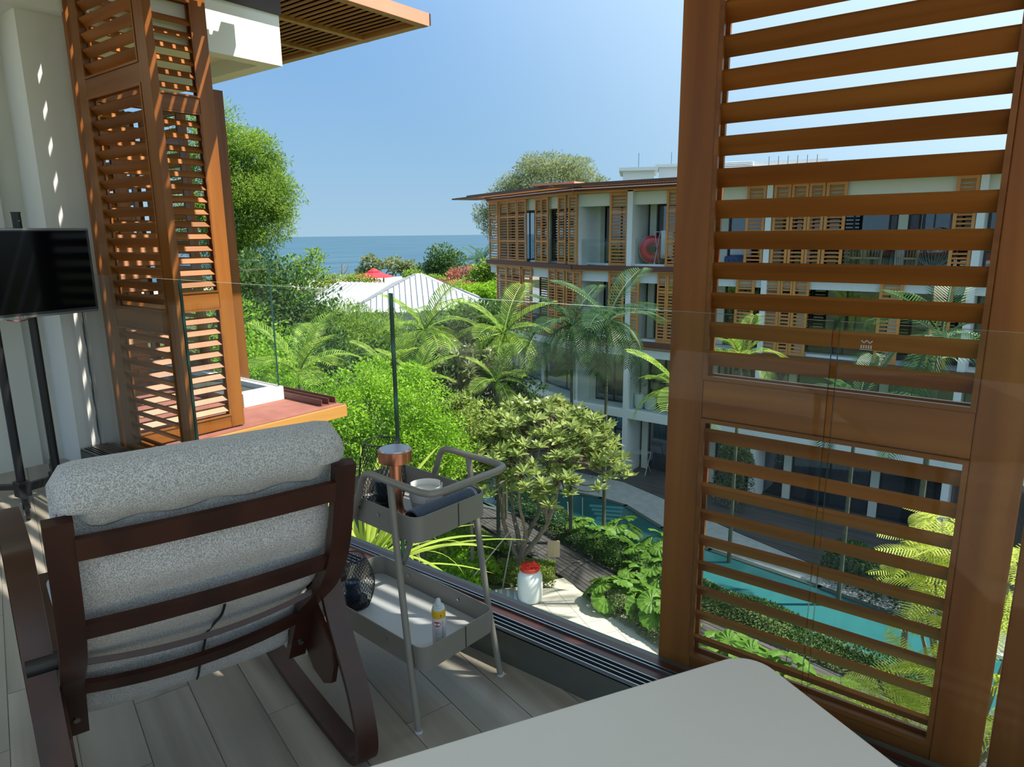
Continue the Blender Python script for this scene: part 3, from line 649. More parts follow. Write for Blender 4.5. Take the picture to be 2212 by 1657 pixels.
MB().box(2.03, 3.05, 4.80, 9.0, -1.1, -0.056).build('support_beam', M['white'], nb_)
cb = thing('neighbour_upstand', 'white painted upstand carrying the neighbouring glass', 'upstand', (3.24, 5.2, .05))
MB().box(3.05, 3.435, 5.20, 5.30, .0505, .165).build('end_block', M['white'], cb)
MB().box(3.35, 3.435, 5.30, 9.0, .0505, .165).build('long_block', M['white'], cb)
MB().box(3.05, 3.35, 5.30, 9.0, .0505, .12).build('inner_gutter', M['olive'], cb)
glass_panel('neighbouring balcony glass panel with green edge beyond the red deck', (3.41, 5.23), (3.41, 6.9), .165, 1.25, .016, None)
p_ = thing('shutter_post', 'tall reddish timber post standing behind the sunlit shutter', 'post', (ony(497, 600, 5.9)[0], 5.9, .0505))
xa, xb, xc = ony(489, 500, 5.9)[0], ony(509, 500, 5.9)[0], ony(476, 500, 5.9)[0]
MB().box(xa, xb, 5.90, 5.95, .125, 2.69).build('front_board', M['shutter'], p_)
MB().box(xc, xa-.002, 5.94, 5.98, .125, 2.69).build('rear_board', M['redmetal'], p_)
# white eave box
eb = thing('eave_box', 'white boxed eave of the neighbouring roof with recessed soffit', 'eave', (2.7, 4.80, 2.69))
EX = 3.375
MB().box(2.03, EX, 4.775, 4.90, 2.70, 3.06).build('front_face', M['white'], eb)
MB().box(EX-.13, EX, 4.90, 8.5, 2.70, 3.06).build('side_face', M['white'], eb)
MB().box(2.03, EX-.13, 4.90, 8.5, 2.80, 3.06).build('soffit_recess', M['cream'], eb)
MB().box(2.03, EX+.01, 4.756, 4.775, 3.052, 3.245).build('fascia_board', mat('dark brown fascia', (0.045, 0.022, 0.020), .5), eb)
# roof overhang with fixed timber blades
rf = thing('roof_overhang', 'slatted timber roof overhang with terracotta edge of the neighbouring unit', 'roof', (4.0, 5.5, 3.2))
RZ = 3.25; X0, X1 = 3.385, 4.82; Y0 = 4.64
MB().box(2.6, X1, Y0-.02, Y0, RZ-.0, RZ+.105).build('fascia', M['orangefascia'], rf)
MB().box(X1-.001, X1+.02, Y0-.02, 9.0, RZ+.01, RZ+.105).build('fascia', mat('dark brown fascia', (0.05, 0.025, 0.022), .5), rf)
soff = wood('soffit timber', (0.34, 0.16, 0.05), (0.47, 0.24, 0.085), 'Y', 9, 0.5)
ys = [4.64, 5.40, 6.09, 6.81, 7.5, 8.2]
MB().box(2.6, X1, Y0, 9.0, RZ+.085, RZ+.10).build('roof_sheet', M['redmetal'], rf)
for y in ys:
    MB().box(2.6, X1, y+.002, y+.065, RZ, RZ+.05).build('cross_rail', soff, rf)
    MB().box(2.6, X1-.12, y+.068, y+.085, RZ+.03, RZ+.06).build('painted_shade_strip', M['black'], rf)  # black strip stands in for the shade beside each rail
MB().box(X1-.085, X1-.002, Y0+.07, 9.0, RZ+.001, RZ+.049).build('edge_rail', soff, rf)
bme = MB().obox((0, 0, 0), (math.cos(.35), 0, math.sin(.35)), (0, 1, 0), (-math.sin(.35), 0, math.cos(.35)), .036, .5*.56, .007).mesh('soffit_blade'); bme.materials.append(soff)
for a, b_ in zip(ys[:-1], ys[1:]):
    for k in range(24):
        x = X1-.14-k*.0735
        if x < 2.95: break
        o = link('soffit_blade', bme, None, rf); o.location = (x-4.0, (a+.09+b_)/2-5.5, RZ+.035-3.2); o.scale = (1, (b_-a-.10)/.56, 1)

NG = 'louvred shutters of the neighbouring balcony'
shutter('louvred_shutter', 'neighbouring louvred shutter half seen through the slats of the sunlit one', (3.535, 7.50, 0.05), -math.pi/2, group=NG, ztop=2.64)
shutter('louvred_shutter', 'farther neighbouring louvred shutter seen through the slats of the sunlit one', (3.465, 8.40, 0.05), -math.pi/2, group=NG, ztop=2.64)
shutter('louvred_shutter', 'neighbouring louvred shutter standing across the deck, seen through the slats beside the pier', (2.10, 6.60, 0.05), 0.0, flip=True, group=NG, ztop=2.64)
# ================================================================== apartment building across the garden
G = -8.7
bd = thing('apartment_building', 'white four-storey apartment building with timber louvred shutters across the pool', 'building', (26.5, 10, G))
LV = [-8.7, -5.85, -2.92, 0.10]; RF = 3.10
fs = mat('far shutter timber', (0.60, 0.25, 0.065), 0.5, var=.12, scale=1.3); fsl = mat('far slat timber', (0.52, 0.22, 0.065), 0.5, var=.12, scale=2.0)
bwhite = mat('white render of the far building', (0.74, 0.76, 0.76), .8, var=.02); bcream = mat('cream reveal', (0.70, 0.69, 0.60), .8)
dkframe = mat('dark window frame', (0.012, 0.014, 0.016), .35); brn = mat('brown slab edge', (0.13, 0.05, 0.035), .6)
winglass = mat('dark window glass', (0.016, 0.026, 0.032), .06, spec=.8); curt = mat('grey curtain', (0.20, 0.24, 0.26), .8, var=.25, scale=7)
FA = np.array([25.15, -14.0]); FB = np.array([25.15, 16.1]); FC = np.array([28.53, 23.6])
def on_line(px, py, A, B):
    d = ray(px, py)[:2]; e = B-A; M_ = np.array([[d[0], -e[0]], [d[1], -e[1]]]); t, k = np.linalg.solve(M_, A); return A+e*k
def fpt(px, py=540):
    p = on_line(px, py, FA, FB)
    if p[1] > 16.1: p = on_line(px, py, FB, FC)
    return p
def seg_frame(p, q):
    d = np.array(q)-np.array(p); L = np.linalg.norm(d); d = d/L; n = np.array([d[1], -d[0]])
    if n@np.array([-1, 0]) < 0: n = -n
    return d, n, L          # n points out of the facade towards the camera
def fbox(mb, p, q, z0, z1, o0, o1):
    """box between plan points p,q; o0..o1 offsets along the outward normal"""
    d, n, L = seg_frame(p, q); c = (np.array(p)+np.array(q))/2+n*(o0+o1)/2
    return mb.obox((c[0], c[1], (z0+z1)/2), (*d, 0), (*n, 0), (0, 0, 1), L/2, abs(o1-o0)/2, (z1-z0)/2)
SHUT = 0
def far_shutter(p, q, z0, z1, off=0.0, tilt=1, pitch=.118):
    d, n, L = seg_frame(p, q); p = np.array(p)+n*off; q = np.array(q)+n*off; st = min(.095, L*.16)
    d3 = np.array([*d, 0]); n3 = np.array([*n, 0]); up = np.array([0, 0, 1.0])
    f = MB(); fbox(f, p, p+d*st, z0, z1, -.03, .03); fbox(f, q-d*st, q, z0, z1, -.03, .03)
    h = z1-z0
    rails = [z0, z0+h*.315, z0+h*.715, z1-.10]
    for r in rails: fbox(f, p+d*st, q-d*st, r, r+.10, -.026, .026)
    fr = f.build('shutter', fs, bd)
    s = MB(); a = math.radians(42)*tilt; ay = n3*math.cos(a)-up*math.sin(a); az = n3*math.sin(a)+up*math.cos(a)
    for r0, r1 in zip(rails[:-1], rails[1:]):
        m = max(1, int((r1-r0-.10)/pitch))
        for k in range(m):
            z = r0+.10+(r1-r0-.10)*(k+.5)/m; c = (p+q)/2; s.obox((c[0], c[1], z), d3, ay, az, (L-2*st)/2+.004, .040, .008)
    s.build('louvre_slats', fsl, fr, kind='stuff')
def window(p, q, z0, z1, off, panes=2, curtain=True):
    d, n, L = seg_frame(p, q); p = np.array(p)+n*off; q = np.array(q)+n*off
    f = MB(); t = .06
    for k in range(panes+1):
        c = p+d*(L-t)*k/panes; fbox(f, c, c+d*t, z0, z1, -.03, .03)
    fbox(f, p+d*t, q-d*t, z0, z0+t, -.028, .028); fbox(f, p+d*t, q-d*t, z1-t, z1, -.028, .028)
    o = f.build('window', dkframe, bd)
    for k in range(panes):
        a, b = p+d*(L-t)*k/panes+d*t, p+d*(L-t)*(k+1)/panes
        g = MB(); fbox(g, a, b, z0+t, z1-t, -.006, .006); g.build('pane', winglass2, o)
    if curtain:
        V = []; F = []; m = max(8, int(L*14))
        for i in range(m+1):
            c = p+d*(.05+(L-.1)*i/m)-n*(.16+.05*math.sin(i*1.9)); V += [(c[0], c[1], z0+.05), (c[0], c[1], z1-.05)]
        for i in range(m): F.append((2*i, 2*i+2, 2*i+3, 2*i+1))
        MB().add(V, F).build('curtain', curt, o)
    return o
def _wg():
    m, t, n, b = _new('tinted window glass'); n.remove(b); out = n.get('Material Output')
    tr = n.new('ShaderNodeBsdfTransparent'); tr.inputs['Color'].default_value = (.50, .57, .60, 1); gl = n.new('ShaderNodeBsdfGlossy'); gl.inputs['Roughness'].default_value = .02; gl.inputs['Color'].default_value = (.8, .85, .9, 1)
    lw = n.new('ShaderNodeLayerWeight'); lw.inputs['Blend'].default_value = .35
    mr = n.new('ShaderNodeMapRange'); mr.inputs['To Min'].default_value = .10; mr.inputs['To Max'].default_value = .9; t.links.new(lw.outputs['Facing'], mr.inputs['Value'])
    mx = n.new('ShaderNodeMixShader'); t.links.new(mr.outputs[0], mx.inputs['Fac']); t.links.new(tr.outputs[0], mx.inputs[1]); t.links.new(gl.outputs[0], mx.inputs[2]); t.links.new(mx.outputs[0], out.inputs['Surface']); return m
winglass2 = _wg()
def solid(nm, m, p, q, z0, z1, o0, o1): b = MB(); fbox(b, p, q, z0, z1, o0, o1); return b.build(nm, m, bd)
rail_g = glassmat('far balcony glass', (.90, .94, .93), 1.4, film=.004)
SEG = [(FA, FB), (FB, FC)]
# body, slabs, roof
for A, B in SEG:
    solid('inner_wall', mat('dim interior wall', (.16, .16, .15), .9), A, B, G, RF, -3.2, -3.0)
    for z in LV[2:]:
        solid('slab', bwhite, A, B, z-.30, z-.02, -3.0, -.06); solid('slab_edge', brn, A, B, z-.17, z+.02, -.058, .16); solid('slab_trim', fs, A, B, z-.22, z-.172, -.055, .12)
    solid('slab', bwhite, A, B, LV[1]-.35, LV[1], -3.0, .05)
    solid('slab', bwhite, A, B, LV[2]-.62, LV[2]-.305, -1.2, .02)
    solid('roof_slab', bwhite, A, B, RF-.02, RF+.16, -12.0, -.20)
    solid('roof_edge', brn, A, B, RF+.02, RF+.10, -.195, .10); solid('roof_edge', fs, A, B, RF-.08, RF+.018, -.06, .06)
    # slatted canopy over the facade: blades and edge beam
    d, n, L = seg_frame(A, B); b = MB(); k = 0.0
    while k < L:
        c = np.array(A)+d*k; b.obox((c[0]+n[0]*.62, c[1]+n[1]*.62, RF+.15+.06), (*d, 0), (*n, 0), (0, 0, 1), .03, .52, .02); k += .12
    b.build('canopy_blades', fsl, bd, kind='stuff')
    b = MB(); fbox(b, A, B, RF+.13, RF+.26, 1.14, 1.20); fbox(b, A, B, RF+.13, RF+.20, .101, .15)
    b.build('canopy_beam', brn, bd)
solid('canopy_front', M['orangefascia'], (25.3, 15.6), (25.15, 17.6), RF+.262, RF+.36, .2, 1.1)
cN, nN, _ = seg_frame(FB, FC); e1 = np.array(FC)-nN*.6; e2 = np.array(FC)-nN*11.5
b = MB(); fbox(b, e1, e2, G, RF-.02, -.12, .12); b.build('end_wall', bwhite, bd)
o_ = np.array(FC); solid('canopy_corner', brn, o_, o_+cN*1.9, RF+.13, RF+.20, -.3, 1.20)
# party walls (white cross walls) and columns
def column(px0, px1, zlist=(0, 1, 2, 3), depth=3.0, out=.06):
    a, b = fpt(px0), fpt(px1)
    solid('column', bwhite, a, b, G, RF-.03, -depth, out)
s5 = lambda x: 980+x*.2414
sr = lambda x: 1500+x*.2803
column(s5(1552), s5(1598)); column(sr(535), sr(578)); column(sr(2142), sr(2205)); column(1236, 1247, depth=2.4, out=-.08)
column(1490, 1500, depth=3)
# ---- floor 3 (top)
Z0, Z1 = LV[3]+.03, RF-.09
for a, b in ((325, 404), (406, 486), (489, 571), (575, 656), (724, 786), (787, 851), (924, 995), (1029, 1106), (1386, 1551), (1890, 2010)):
    far_shutter(fpt(s5(a)), fpt(s5(b)), Z0, Z1, .02 if a % 2 else -.05)
for a, b in ((382, 526), (586, 714), (720, 846), (852, 972), (980, 1140), (1962, 2136)):
    far_shutter(fpt(sr(a)), fpt(sr(b)), Z0, Z1, -.02)
# ---- floor 2
Y0_, Y1_ = LV[2]+.03, LV[3]-.23
for a, b in ((376, 460), (462, 521), (523, 601), (604, 691), (840, 906), (912, 986), (1000, 1070), (1071, 1147), (1386, 1526), (1577, 1671), (1830, 1914), (1916, 2010)):
    far_shutter(fpt(s5(a)), fpt(s5(b)), Y0_, Y1_, .02 if a % 2 else -.05)
for a, b in ((335, 482), (545, 682), (686, 776), (780, 908), (1460, 1644), (1880, 2040)):
    far_shutter(fpt(sr(a)), fpt(sr(b)), Y0_, Y1_, -.02)
# headers (white lintel boxes over the openings)
for (z1, h) in ((RF-.09, .50), (LV[3]-.23, .42)):
    for A, B in SEG: solid('lintel', bwhite if z1 < 1 else bcream, A, B, z1-h, z1, -.55, -.12)
# windows set back behind the shutters
for (z0, z1, off) in ((LV[3]+.02, RF-.55, -1.35), (LV[2]+.02, LV[3]-.62, -1.35), (LV[1]+.02, LV[2]-.64, -1.0), (LV[0]+.05, LV[1]-.40, -1.2)):
    for A, B in SEG:
        d, n, L = seg_frame(A, B); m = int(L/3.0)
        for k in range(m):
            p, q = np.array(A)+d*L*k/m, np.array(A)+d*L*(k+1)/m
            if max(p[1], q[1]) < -6: continue
            solid('pier', bcream, p-d*.14, p+d*.14, z0-.02, z1, off-.12, off+.12)
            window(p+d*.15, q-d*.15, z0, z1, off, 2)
        solid('wall_header', bcream, A, B, z1, z1+.62 if z1 > 0 else z1+.33, off-.15, off+.15)
# glass rails of the open bays
for (a, b, z) in ((s5(660), s5(1385), LV[3]), (s5(1600), s5(1888), LV[3]), (sr(1145), sr(1958), LV[3]), (s5(692), s5(1380), LV[2]), (s5(1675), s5(1828), LV[2]), (sr(912), sr(1455), LV[2])):
    p, q = fpt(a), fpt(b)
    if p[1] > 16.1 > q[1]:
        for u, v in ((p, FB), (FB, q)): o = MB(); fbox(o, u, v, z+.04, z+1.1, -.26, -.245); o.build('glass_rail', rail_g, bd)
    else: o = MB(); fbox(o, p, q, z+.04, z+1.1, -.26, -.245); o.build('glass_rail', rail_g, bd)
    solid('white_kerb', bwhite, q, p, z+.021, z+.10, -.34, -.16)
# lower floors: white band walls, full glazing
for A, B in SEG:
    o = MB(); fbox(o, A, B, LV[1]+.05, LV[2]-.63, -.10, -.085); o.build('glass_rail', rail_g, bd)
# ---- things standing on the balconies opposite
def fpos(px, z, back): 
    p = fpt(px); d, n, L = seg_frame(FA, FB); return (p[0]-n[0]*back, p[1]-n[1]*back, z)
# watermelon swim ring leaning on the glass
wr = fpos(s5(1705), LV[3]+.10, .75); ring = thing('swim_ring', 'red and green watermelon swim ring leaning on a balcony across the pool', 'swim ring', wr)
def torus(cx, R, r, n=36, m=16, sel=None):
    V = []; F = []
    for i in range(n):
        a = 2*math.pi*i/n
        for j in range(m):
            t = 2*math.pi*j/m; rr = R+r*math.cos(t)
            # ring axis points to the camera side with a little turn
            ax = np.array([-.83, -.55, .12]); ax /= np.linalg.norm(ax); u_ = np.cross((0, 0, 1), ax); u_ /= np.linalg.norm(u_); v_ = np.cross(ax, u_)
            V.append(np.array(cx)+u_*rr*math.cos(a)+v_*rr*math.sin(a)+ax*r*math.sin(t))
    for i in range(n):
        for j in range(m):
            mid = (j+.5)/m*2*math.pi
            if sel(mid): F.append((i*m+j, ((i+1) % n)*m+j, ((i+1) % n)*m+(j+1) % m, i*m+(j+1) % m))
    return MB().add(V, F)
cc = (wr[0], wr[1], wr[2]+.56)
torus(cc, .36, .20, sel=lambda t: math.sin(t) > .25).build('red_face', mat('watermelon red', (.70, .03, .05), .3), ring, smooth='all')
torus(cc, .36, .20, sel=lambda t: math.sin(t) <= .25 and not (math.sin(t) > 0.0)).build('green_back', mat('watermelon green', (.03, .25, .05), .3, c2=(.09, .42, .10), scale=9), ring, smooth='all')
torus(cc, .36, .203, sel=lambda t: 0.0 < math.sin(t) <= .25).build('pale_rind', mat('watermelon rind', (.75, .72, .55), .3), ring, smooth='all')
tw_ = fpos(s5(1868), LV[3]+.35, .40)
tl_ = thing('hanging_towel', 'white towel hanging on a rack beside the watermelon ring', 'towel', tw_)
V = []; F = []
for i in range(7):
    for j in range(5): V.append((tw_[0]+.02*math.sin(i*2.2+j), tw_[1]+.26-.52*i/6, tw_[2]+1.05*j/4-.05*math.sin(i*1.3)*(j == 0)))
for i in range(6):
    for j in range(4): F.append((i*5+j, i*5+j+1, (i+1)*5+j+1, (i+1)*5+j))
o = MB().add(V, F).build('cloth', mat('white towel', (.78, .78, .82), .9), tl_, smooth='all'); o.modifiers.new('thickness', 'SOLIDIFY').thickness = .02
def drying_rack(label, pos, w=.9, h=.95):
    t = thing('drying_rack', label, 'drying rack', pos, 0, 'folding drying racks'); x, y, z = pos; m = mat('white wire', (.6, .62, .63), .4, .3); b = MB()
    for s_ in (-1, 1):
        b.tube([(x-.25, y+s_*w/2, z), (x+.25, y+s_*w/2, z+h)], .016, 6); b.tube([(x+.25, y+s_*w/2, z), (x-.25, y+s_*w/2, z+h)], .016, 6)
    b.build('legs', m, t); b = MB()
    for k in range(6): b.tube([(x-.25+.1*k, y-w/2, z+h), (x-.25+.1*k, y+w/2, z+h)], .010, 5)
    b.build('bars', m, t); return t
drying_rack('metal drying rack behind the hanging white towel', (tw_[0]+.05, tw_[1]+.05, LV[3]+.021), .8, 1.05+.28)
drying_rack('folding metal drying rack on the ground floor terrace opposite', fpos(1384, G+.06, .45), .8, .9)
# rattan egg chairs, cushion, potted olive
rat = mat('tan rattan', (.45, .30, .17), .7)
for (px, lab) in ((sr(1210), 'tan rattan balcony chair beside the dark window opposite'), (sr(1340), 'tan rattan balcony chair next to the glass table opposite'), (sr(1620), 'tan rattan balcony chair nearest the black egg chair opposite')):
    p = fpos(px, LV[3]+.021, .6); t = thing('rattan_chair', lab, 'chair', p, 0, 'rattan chairs on the top balcony opposite'); b = MB()
    for k in range(14): a = -1.9+3.8*k/13; b.tube([(p[0]+.28*math.cos(a), p[1]+.28*math.sin(a), p[2]+.08), (p[0]+.34*math.cos(a), p[1]+.34*math.sin(a), p[2]+.85)], .012, 5)
    b.build('cane_back', rat, t); MB().lathe([(.02, .38), (.29, .38), (.30, .43), (.02, .44)], p, 18).build('seat', rat, t, smooth=True)
    MB().tube([(p[0]+.34*math.cos(a), p[1]+.34*math.sin(a), p[2]+.85) for a in np.linspace(-1.9, 1.9, 14)], .02, 6).build('top_rail', rat, t)
p = fpos(sr(1820), LV[3]+.021, .8); t = thing('egg_chair', 'grey woven egg chair on the top balcony opposite', 'chair', p); b = MB()
for k in range(16):
    a = math.pi*k/15; b.tube([(p[0]+.1*math.sin(f_), p[1]+.52*math.cos(a)*math.sin(f_), p[2]+.75+.62*-math.cos(f_)) for f_ in np.linspace(.05, math.pi-.05, 9)], .011, 5)
b.build('woven_shell', mat('grey wicker', (.25, .28, .30), .6), t)
MB().lathe([(.01, .02), (.45, .02), (.45, .05), (.03, .07), (.03, .13), (.01, .14)], p, 20).build('foot', M['black'], t, smooth=True)
p = fpos(sr(285), LV[3]+.021, .7); t = thing('patterned_armchair', 'dark blue chair with white draped cloth on the balcony opposite', 'chair', p)
MB().box(p[0]-.35, p[0]+.35, p[1]-.4, p[1]+.4, p[2], p[2]+.42).build('seat_block', mat('navy check', (.03, .06, .13), .8, var=.4, scale=12), t, bevel=.05)
MB().box(p[0]+.2, p[0]+.38, p[1]-.4, p[1]+.4, p[2]+.425, p[2]+.80).build('back_block', mat('white drape', (.6, .62, .6), .9), t, bevel=.06)
# potted olive tree on the first-floor balcony
pp = fpos(1386, LV[1]+.02, .55)
for k, (dy, h, r, lab) in enumerate(((.18, .62, .22, 'tall white planter with a small olive tree on the balcony opposite'), (-.32, .48, .24, 'short white planter in front of the olive tree on the balcony opposite'))):
    q = (pp[0], pp[1]+dy, pp[2]); t = thing('planter', lab, 'planter', q, 0, 'white planters opposite')
    MB().lathe([(r*.75, 0), (r, h*.2), (r, h), (r*.86, h), (r*.86, h-.06), (.01, h-.06)], q, 20).build('pot', bwhite, t, smooth=True)
    if k == 0: OLIVE = (q[0], q[1], q[2]+h-.06, t)
# roof-top boxes of the blocks behind
for (px0, px1, zt, D_, lab) in ((1345, 1412, 2.2, 56, 'pale roof-top plant room above the far end of the canopy'), (1422, 1475, 3.2, 66, 'pale roof-top plant room with antenna beside the dark stile')):
    a, b_ = atd(px0, 400, D_), atd(px1, 395, D_); ztop = atd(px0, 370 if px0 < 1400 else 362, D_)[2]
    t = thing('rooftop_block', lab, 'rooftop block', ((a[0]+b_[0])/2, (a[1]+b_[1])/2, G), 0, 'roof-top blocks')
    d, n, L = seg_frame(a[:2], b_[:2]); m = MB(); fbox(m, a[:2], b_[:2], G, ztop, -5, 0); m.build('wall', bwhite, t)
    m = MB(); fbox(m, a[:2]-d*.3, b_[:2]+d*.3, ztop+.002, ztop+.25, -5.3, .3); m.build('cap', bwhite, t)
    m = MB(); c = (a+b_)/2; m.tube([(c[0], c[1], ztop+.25), (c[0], c[1], ztop+1.3)], .018, 5); m.build('antenna', M['darkalu'], t)
# large pale block with louvred drum behind the main roof
a, b_ = atd(1560, 360, 58), atd(1790, 345, 58); t = thing('distant_block', 'pale distant roof-top with curved louvred housing seen between the slats', 'building', ((a[0]+b_[0])/2, (a[1]+b_[1])/2, G))
zt = atd(1600, 345, 58)[2]; m = MB(); fbox(m, a[:2], b_[:2], G, zt-1.0, -6, 0); m.build('wall', bwhite, t)
d, n, L = seg_frame(a[:2], b_[:2])
for k in range(7): m = MB(); fbox(m, a[:2], a[:2]+d*L*.3, zt-.95+k*.14, zt-.87+k*.14, -4, -.2-.02*k*k); m.build('louvre', bwhite, t)
m = MB(); fbox(m, a[:2]+d*L*.32, b_[:2], zt-.999, zt-.1, -5, -1.0); m.build('upper_storey', bwhite, t)
for k in range(6): c = a[:2]+d*L*(.45+.09*k)-n*.6; m = MB(); m.tube([(c[0], c[1], zt-1.0), (c[0], c[1], zt+.2)], .02, 5); m.build('mast', M['darkalu'], t)
# ================================================================== plant makers
def mesh_np(name, V, F):
    """V (n,k,3) vertex blocks, F list of index tuples inside a block (all same length)"""
    n, k, _ = V.shape; F = np.array(F); fl = F.shape[1]
    idx = (F[None]+(np.arange(n)*k)[:, None, None]).reshape(-1)
    me = bpy.data.meshes.new(name); me.vertices.add(n*k); me.vertices.foreach_set('co', V.reshape(-1).astype(np.float32))
    nf = n*len(F); me.loops.add(nf*fl); me.loops.foreach_set('vertex_index', idx.astype(np.int32))
    me.polygons.add(nf); me.polygons.foreach_set('loop_start', (np.arange(nf)*fl).astype(np.int32)); me.polygons.foreach_set('loop_total', np.full(nf, fl, np.int32))
    me.update(calc_edges=True); return me
def unit(a): return a/(np.linalg.norm(a, axis=-1, keepdims=True)+1e-9)
LEAF = {'oval': (np.array([(0, 0, 0), (.26, .5, .06), (0, 1, -.05), (-.26, .5, .06)], float), [(0, 1, 2), (0, 2, 3)]),
        'thin': (np.array([(0, 0, 0), (.10, .45, .03), (0, 1, -.12), (-.10, .45, .03)], float), [(0, 1, 2), (0, 2, 3)]),
        'long': (np.array([(0, 0, 0), (.13, .30, .05), (.17, .65, .03), (0, 1, -.10), (-.17, .65, .03), (-.13, .30, .05)], float), [(0, 1, 2, 3), (0, 3, 4, 5)]),
        'round': (np.array([(0, 0, 0), (.42, .45, .05), (0, 1, -.05), (-.42, .45, .05)], float), [(0, 1, 2), (0, 2, 3)])}
def leaf_mesh(name, C, N, size, shape='oval', tilt=.7, up=.35):
    """leaves at C, pointing roughly along N"""
    T, F = LEAF[shape]; n = len(C); d = unit(N+tilt*rng.normal(size=(n, 3))); d[:, 2] += up*rng.random(n)-.15; d = unit(d)
    nn = rng.normal(size=(n, 3))*.6+np.array([0, 0, 1.0]); s = unit(np.cross(d, nn)); w = np.cross(s, d)
    sz = (size*(.7+.6*rng.random(n)))[:, None, None]
    V = C[:, None, :]+sz*(T[None, :, 0:1]*s[:, None]+T[None, :, 1:2]*d[:, None]+T[None, :, 2:3]*w[:, None])
    return mesh_np(name, V, F)
def lumps(blobs, k=9, f=.42):
    out = []
    for b in blobs:
        out.append((b[0], b[1], b[2], b[3]*.72, b[4]*.72, b[5]*.72))
        for _ in range(k):
            d = rng.normal(size=3); d[2] += .2; d /= np.linalg.norm(d); q = f*(.7+.6*rng.random()); out.append((b[0]+d[0]*b[3]*.72, b[1]+d[1]*b[4]*.72, b[2]+d[2]*b[5]*.72, b[3]*q, b[4]*q, b[5]*q))
    return out
def blob_points(n, blobs, inner=.55, upbias=.25):
    w = np.array([b[3]*b[4]*b[5] for b in blobs], float)**(.67); w /= w.sum(); k = rng.choice(len(blobs), n, p=w); B = np.array(blobs, float)[k]
    d = rng.normal(size=(n, 3)); d[:, 2] += upbias; d = unit(d); r = (inner+(1.04-inner)*rng.random(n)**.6)[:, None]
    r = r*(1+.12*np.sin(d[:, 0:1]*9+B[:, 0:1])*np.sin(d[:, 1:2]*8+d[:, 2:3]*7))
    return B[:, :3]+d*B[:, 3:6]*r, unit(d/B[:, 3:6])
LM = {'bright': leafmat('bright green foliage', (.10, .26, .012), (.30, .50, .035), .45),
      'mid': leafmat('mid green foliage', (.08, .18, .02), (.24, .38, .06), .45),
      'dark': leafmat('dark green foliage', (.025, .075, .016), (.09, .18, .045), .35),
      'olive': leafmat('olive green foliage', (.12, .18, .025), (.32, .42, .09), .45),
      'grey': leafmat('grey green foliage', (.11, .15, .06), (.27, .32, .15), .4),
      'palm': leafmat('palm green', (.09, .20, .02), (.30, .42, .06), .45, scale=2),
      'palmdark': leafmat('shade-darkened palm green', (.02, .07, .022), (.06, .14, .045), .3, scale=2),  # darker copy of the palm green, shade of the tall palms put into colour
      'frangi': leafmat('frangipani leaf', (.15, .22, .05), (.39, .46, .16), .42, scale=1.5),
      'lime': leafmat('lime strap leaf', (.30, .42, .05), (.50, .60, .12), .5, scale=3),
      'fern': leafmat('yellow green feather leaf', (.34, .42, .05), (.58, .62, .14), .5, scale=3),
      'lic': leafmat('fan palm leaf', (.045, .13, .016), (.16, .31, .04), .42, scale=2),
      'pink': leafmat('pink bougainvillea', (.35, .07, .07), (.45, .22, .12), .4)}
bark = mat('grey brown bark', (.20, .16, .12), .9, var=.3, scale=8, bump=.4, bscale=25); pbark = mat('ringed palm trunk', (.085, .09, .06), .8, var=.3, scale=5)
def branches(mb, base, tips, r0, sag=.15):
    base = np.array(base, float)
    for t in tips:
        t = np.array(t, float); mid = base+(t-base)*.55+np.array([0, 0, -.0])+rng.normal(size=3)*np.linalg.norm(t-base)*.05
        mb.tube(bez([base, mid, t], 3), np.linspace(r0, r0*.25, 7), 5)
def bush(name, label, cat, base, blobs, n, size, m, shape='oval', group=None, inner=.5, trunk=.05, tilt=.7):
    """blobs: (dx,dy,dz,rx,ry,rz) relative to base"""
    t = thing(name, label, cat, base, 0, group)
    C, N = blob_points(n, lumps(blobs), inner); me = leaf_mesh('foliage', C, N, size, shape, tilt); link('foliage', me, m, t, kind='stuff')
    b = MB(); br = [(q[0], q[1], q[2]) for q in blobs]; c0 = np.mean(np.array(br), axis=0)
    st = (c0[0]*.2, c0[1]*.2, max(.3, min(q[2]-q[5]*.4 for q in blobs)))
    b.tube([(0, 0, -.05), (st[0]*.5, st[1]*.5, st[2]*.5), st], [trunk*1.2, trunk, trunk*.9], 7); branches(b, st, [(q[0]*.9, q[1]*.9, q[2]+.3*q[5]) for q in blobs], trunk*.8)
    b.build('trunk', bark, t, world_coords=False, smooth=True); return t
def blobs_px(base, lst):
    """(px,py,depth distance,rx,rz) -> blobs relative to base"""
    out = []
    for px, py, D, rx, rz in lst:
        p = atd(px, py, D); out.append((p[0]-base[0], p[1]-base[1], p[2]-base[2], rx, rx, rz))
    return out
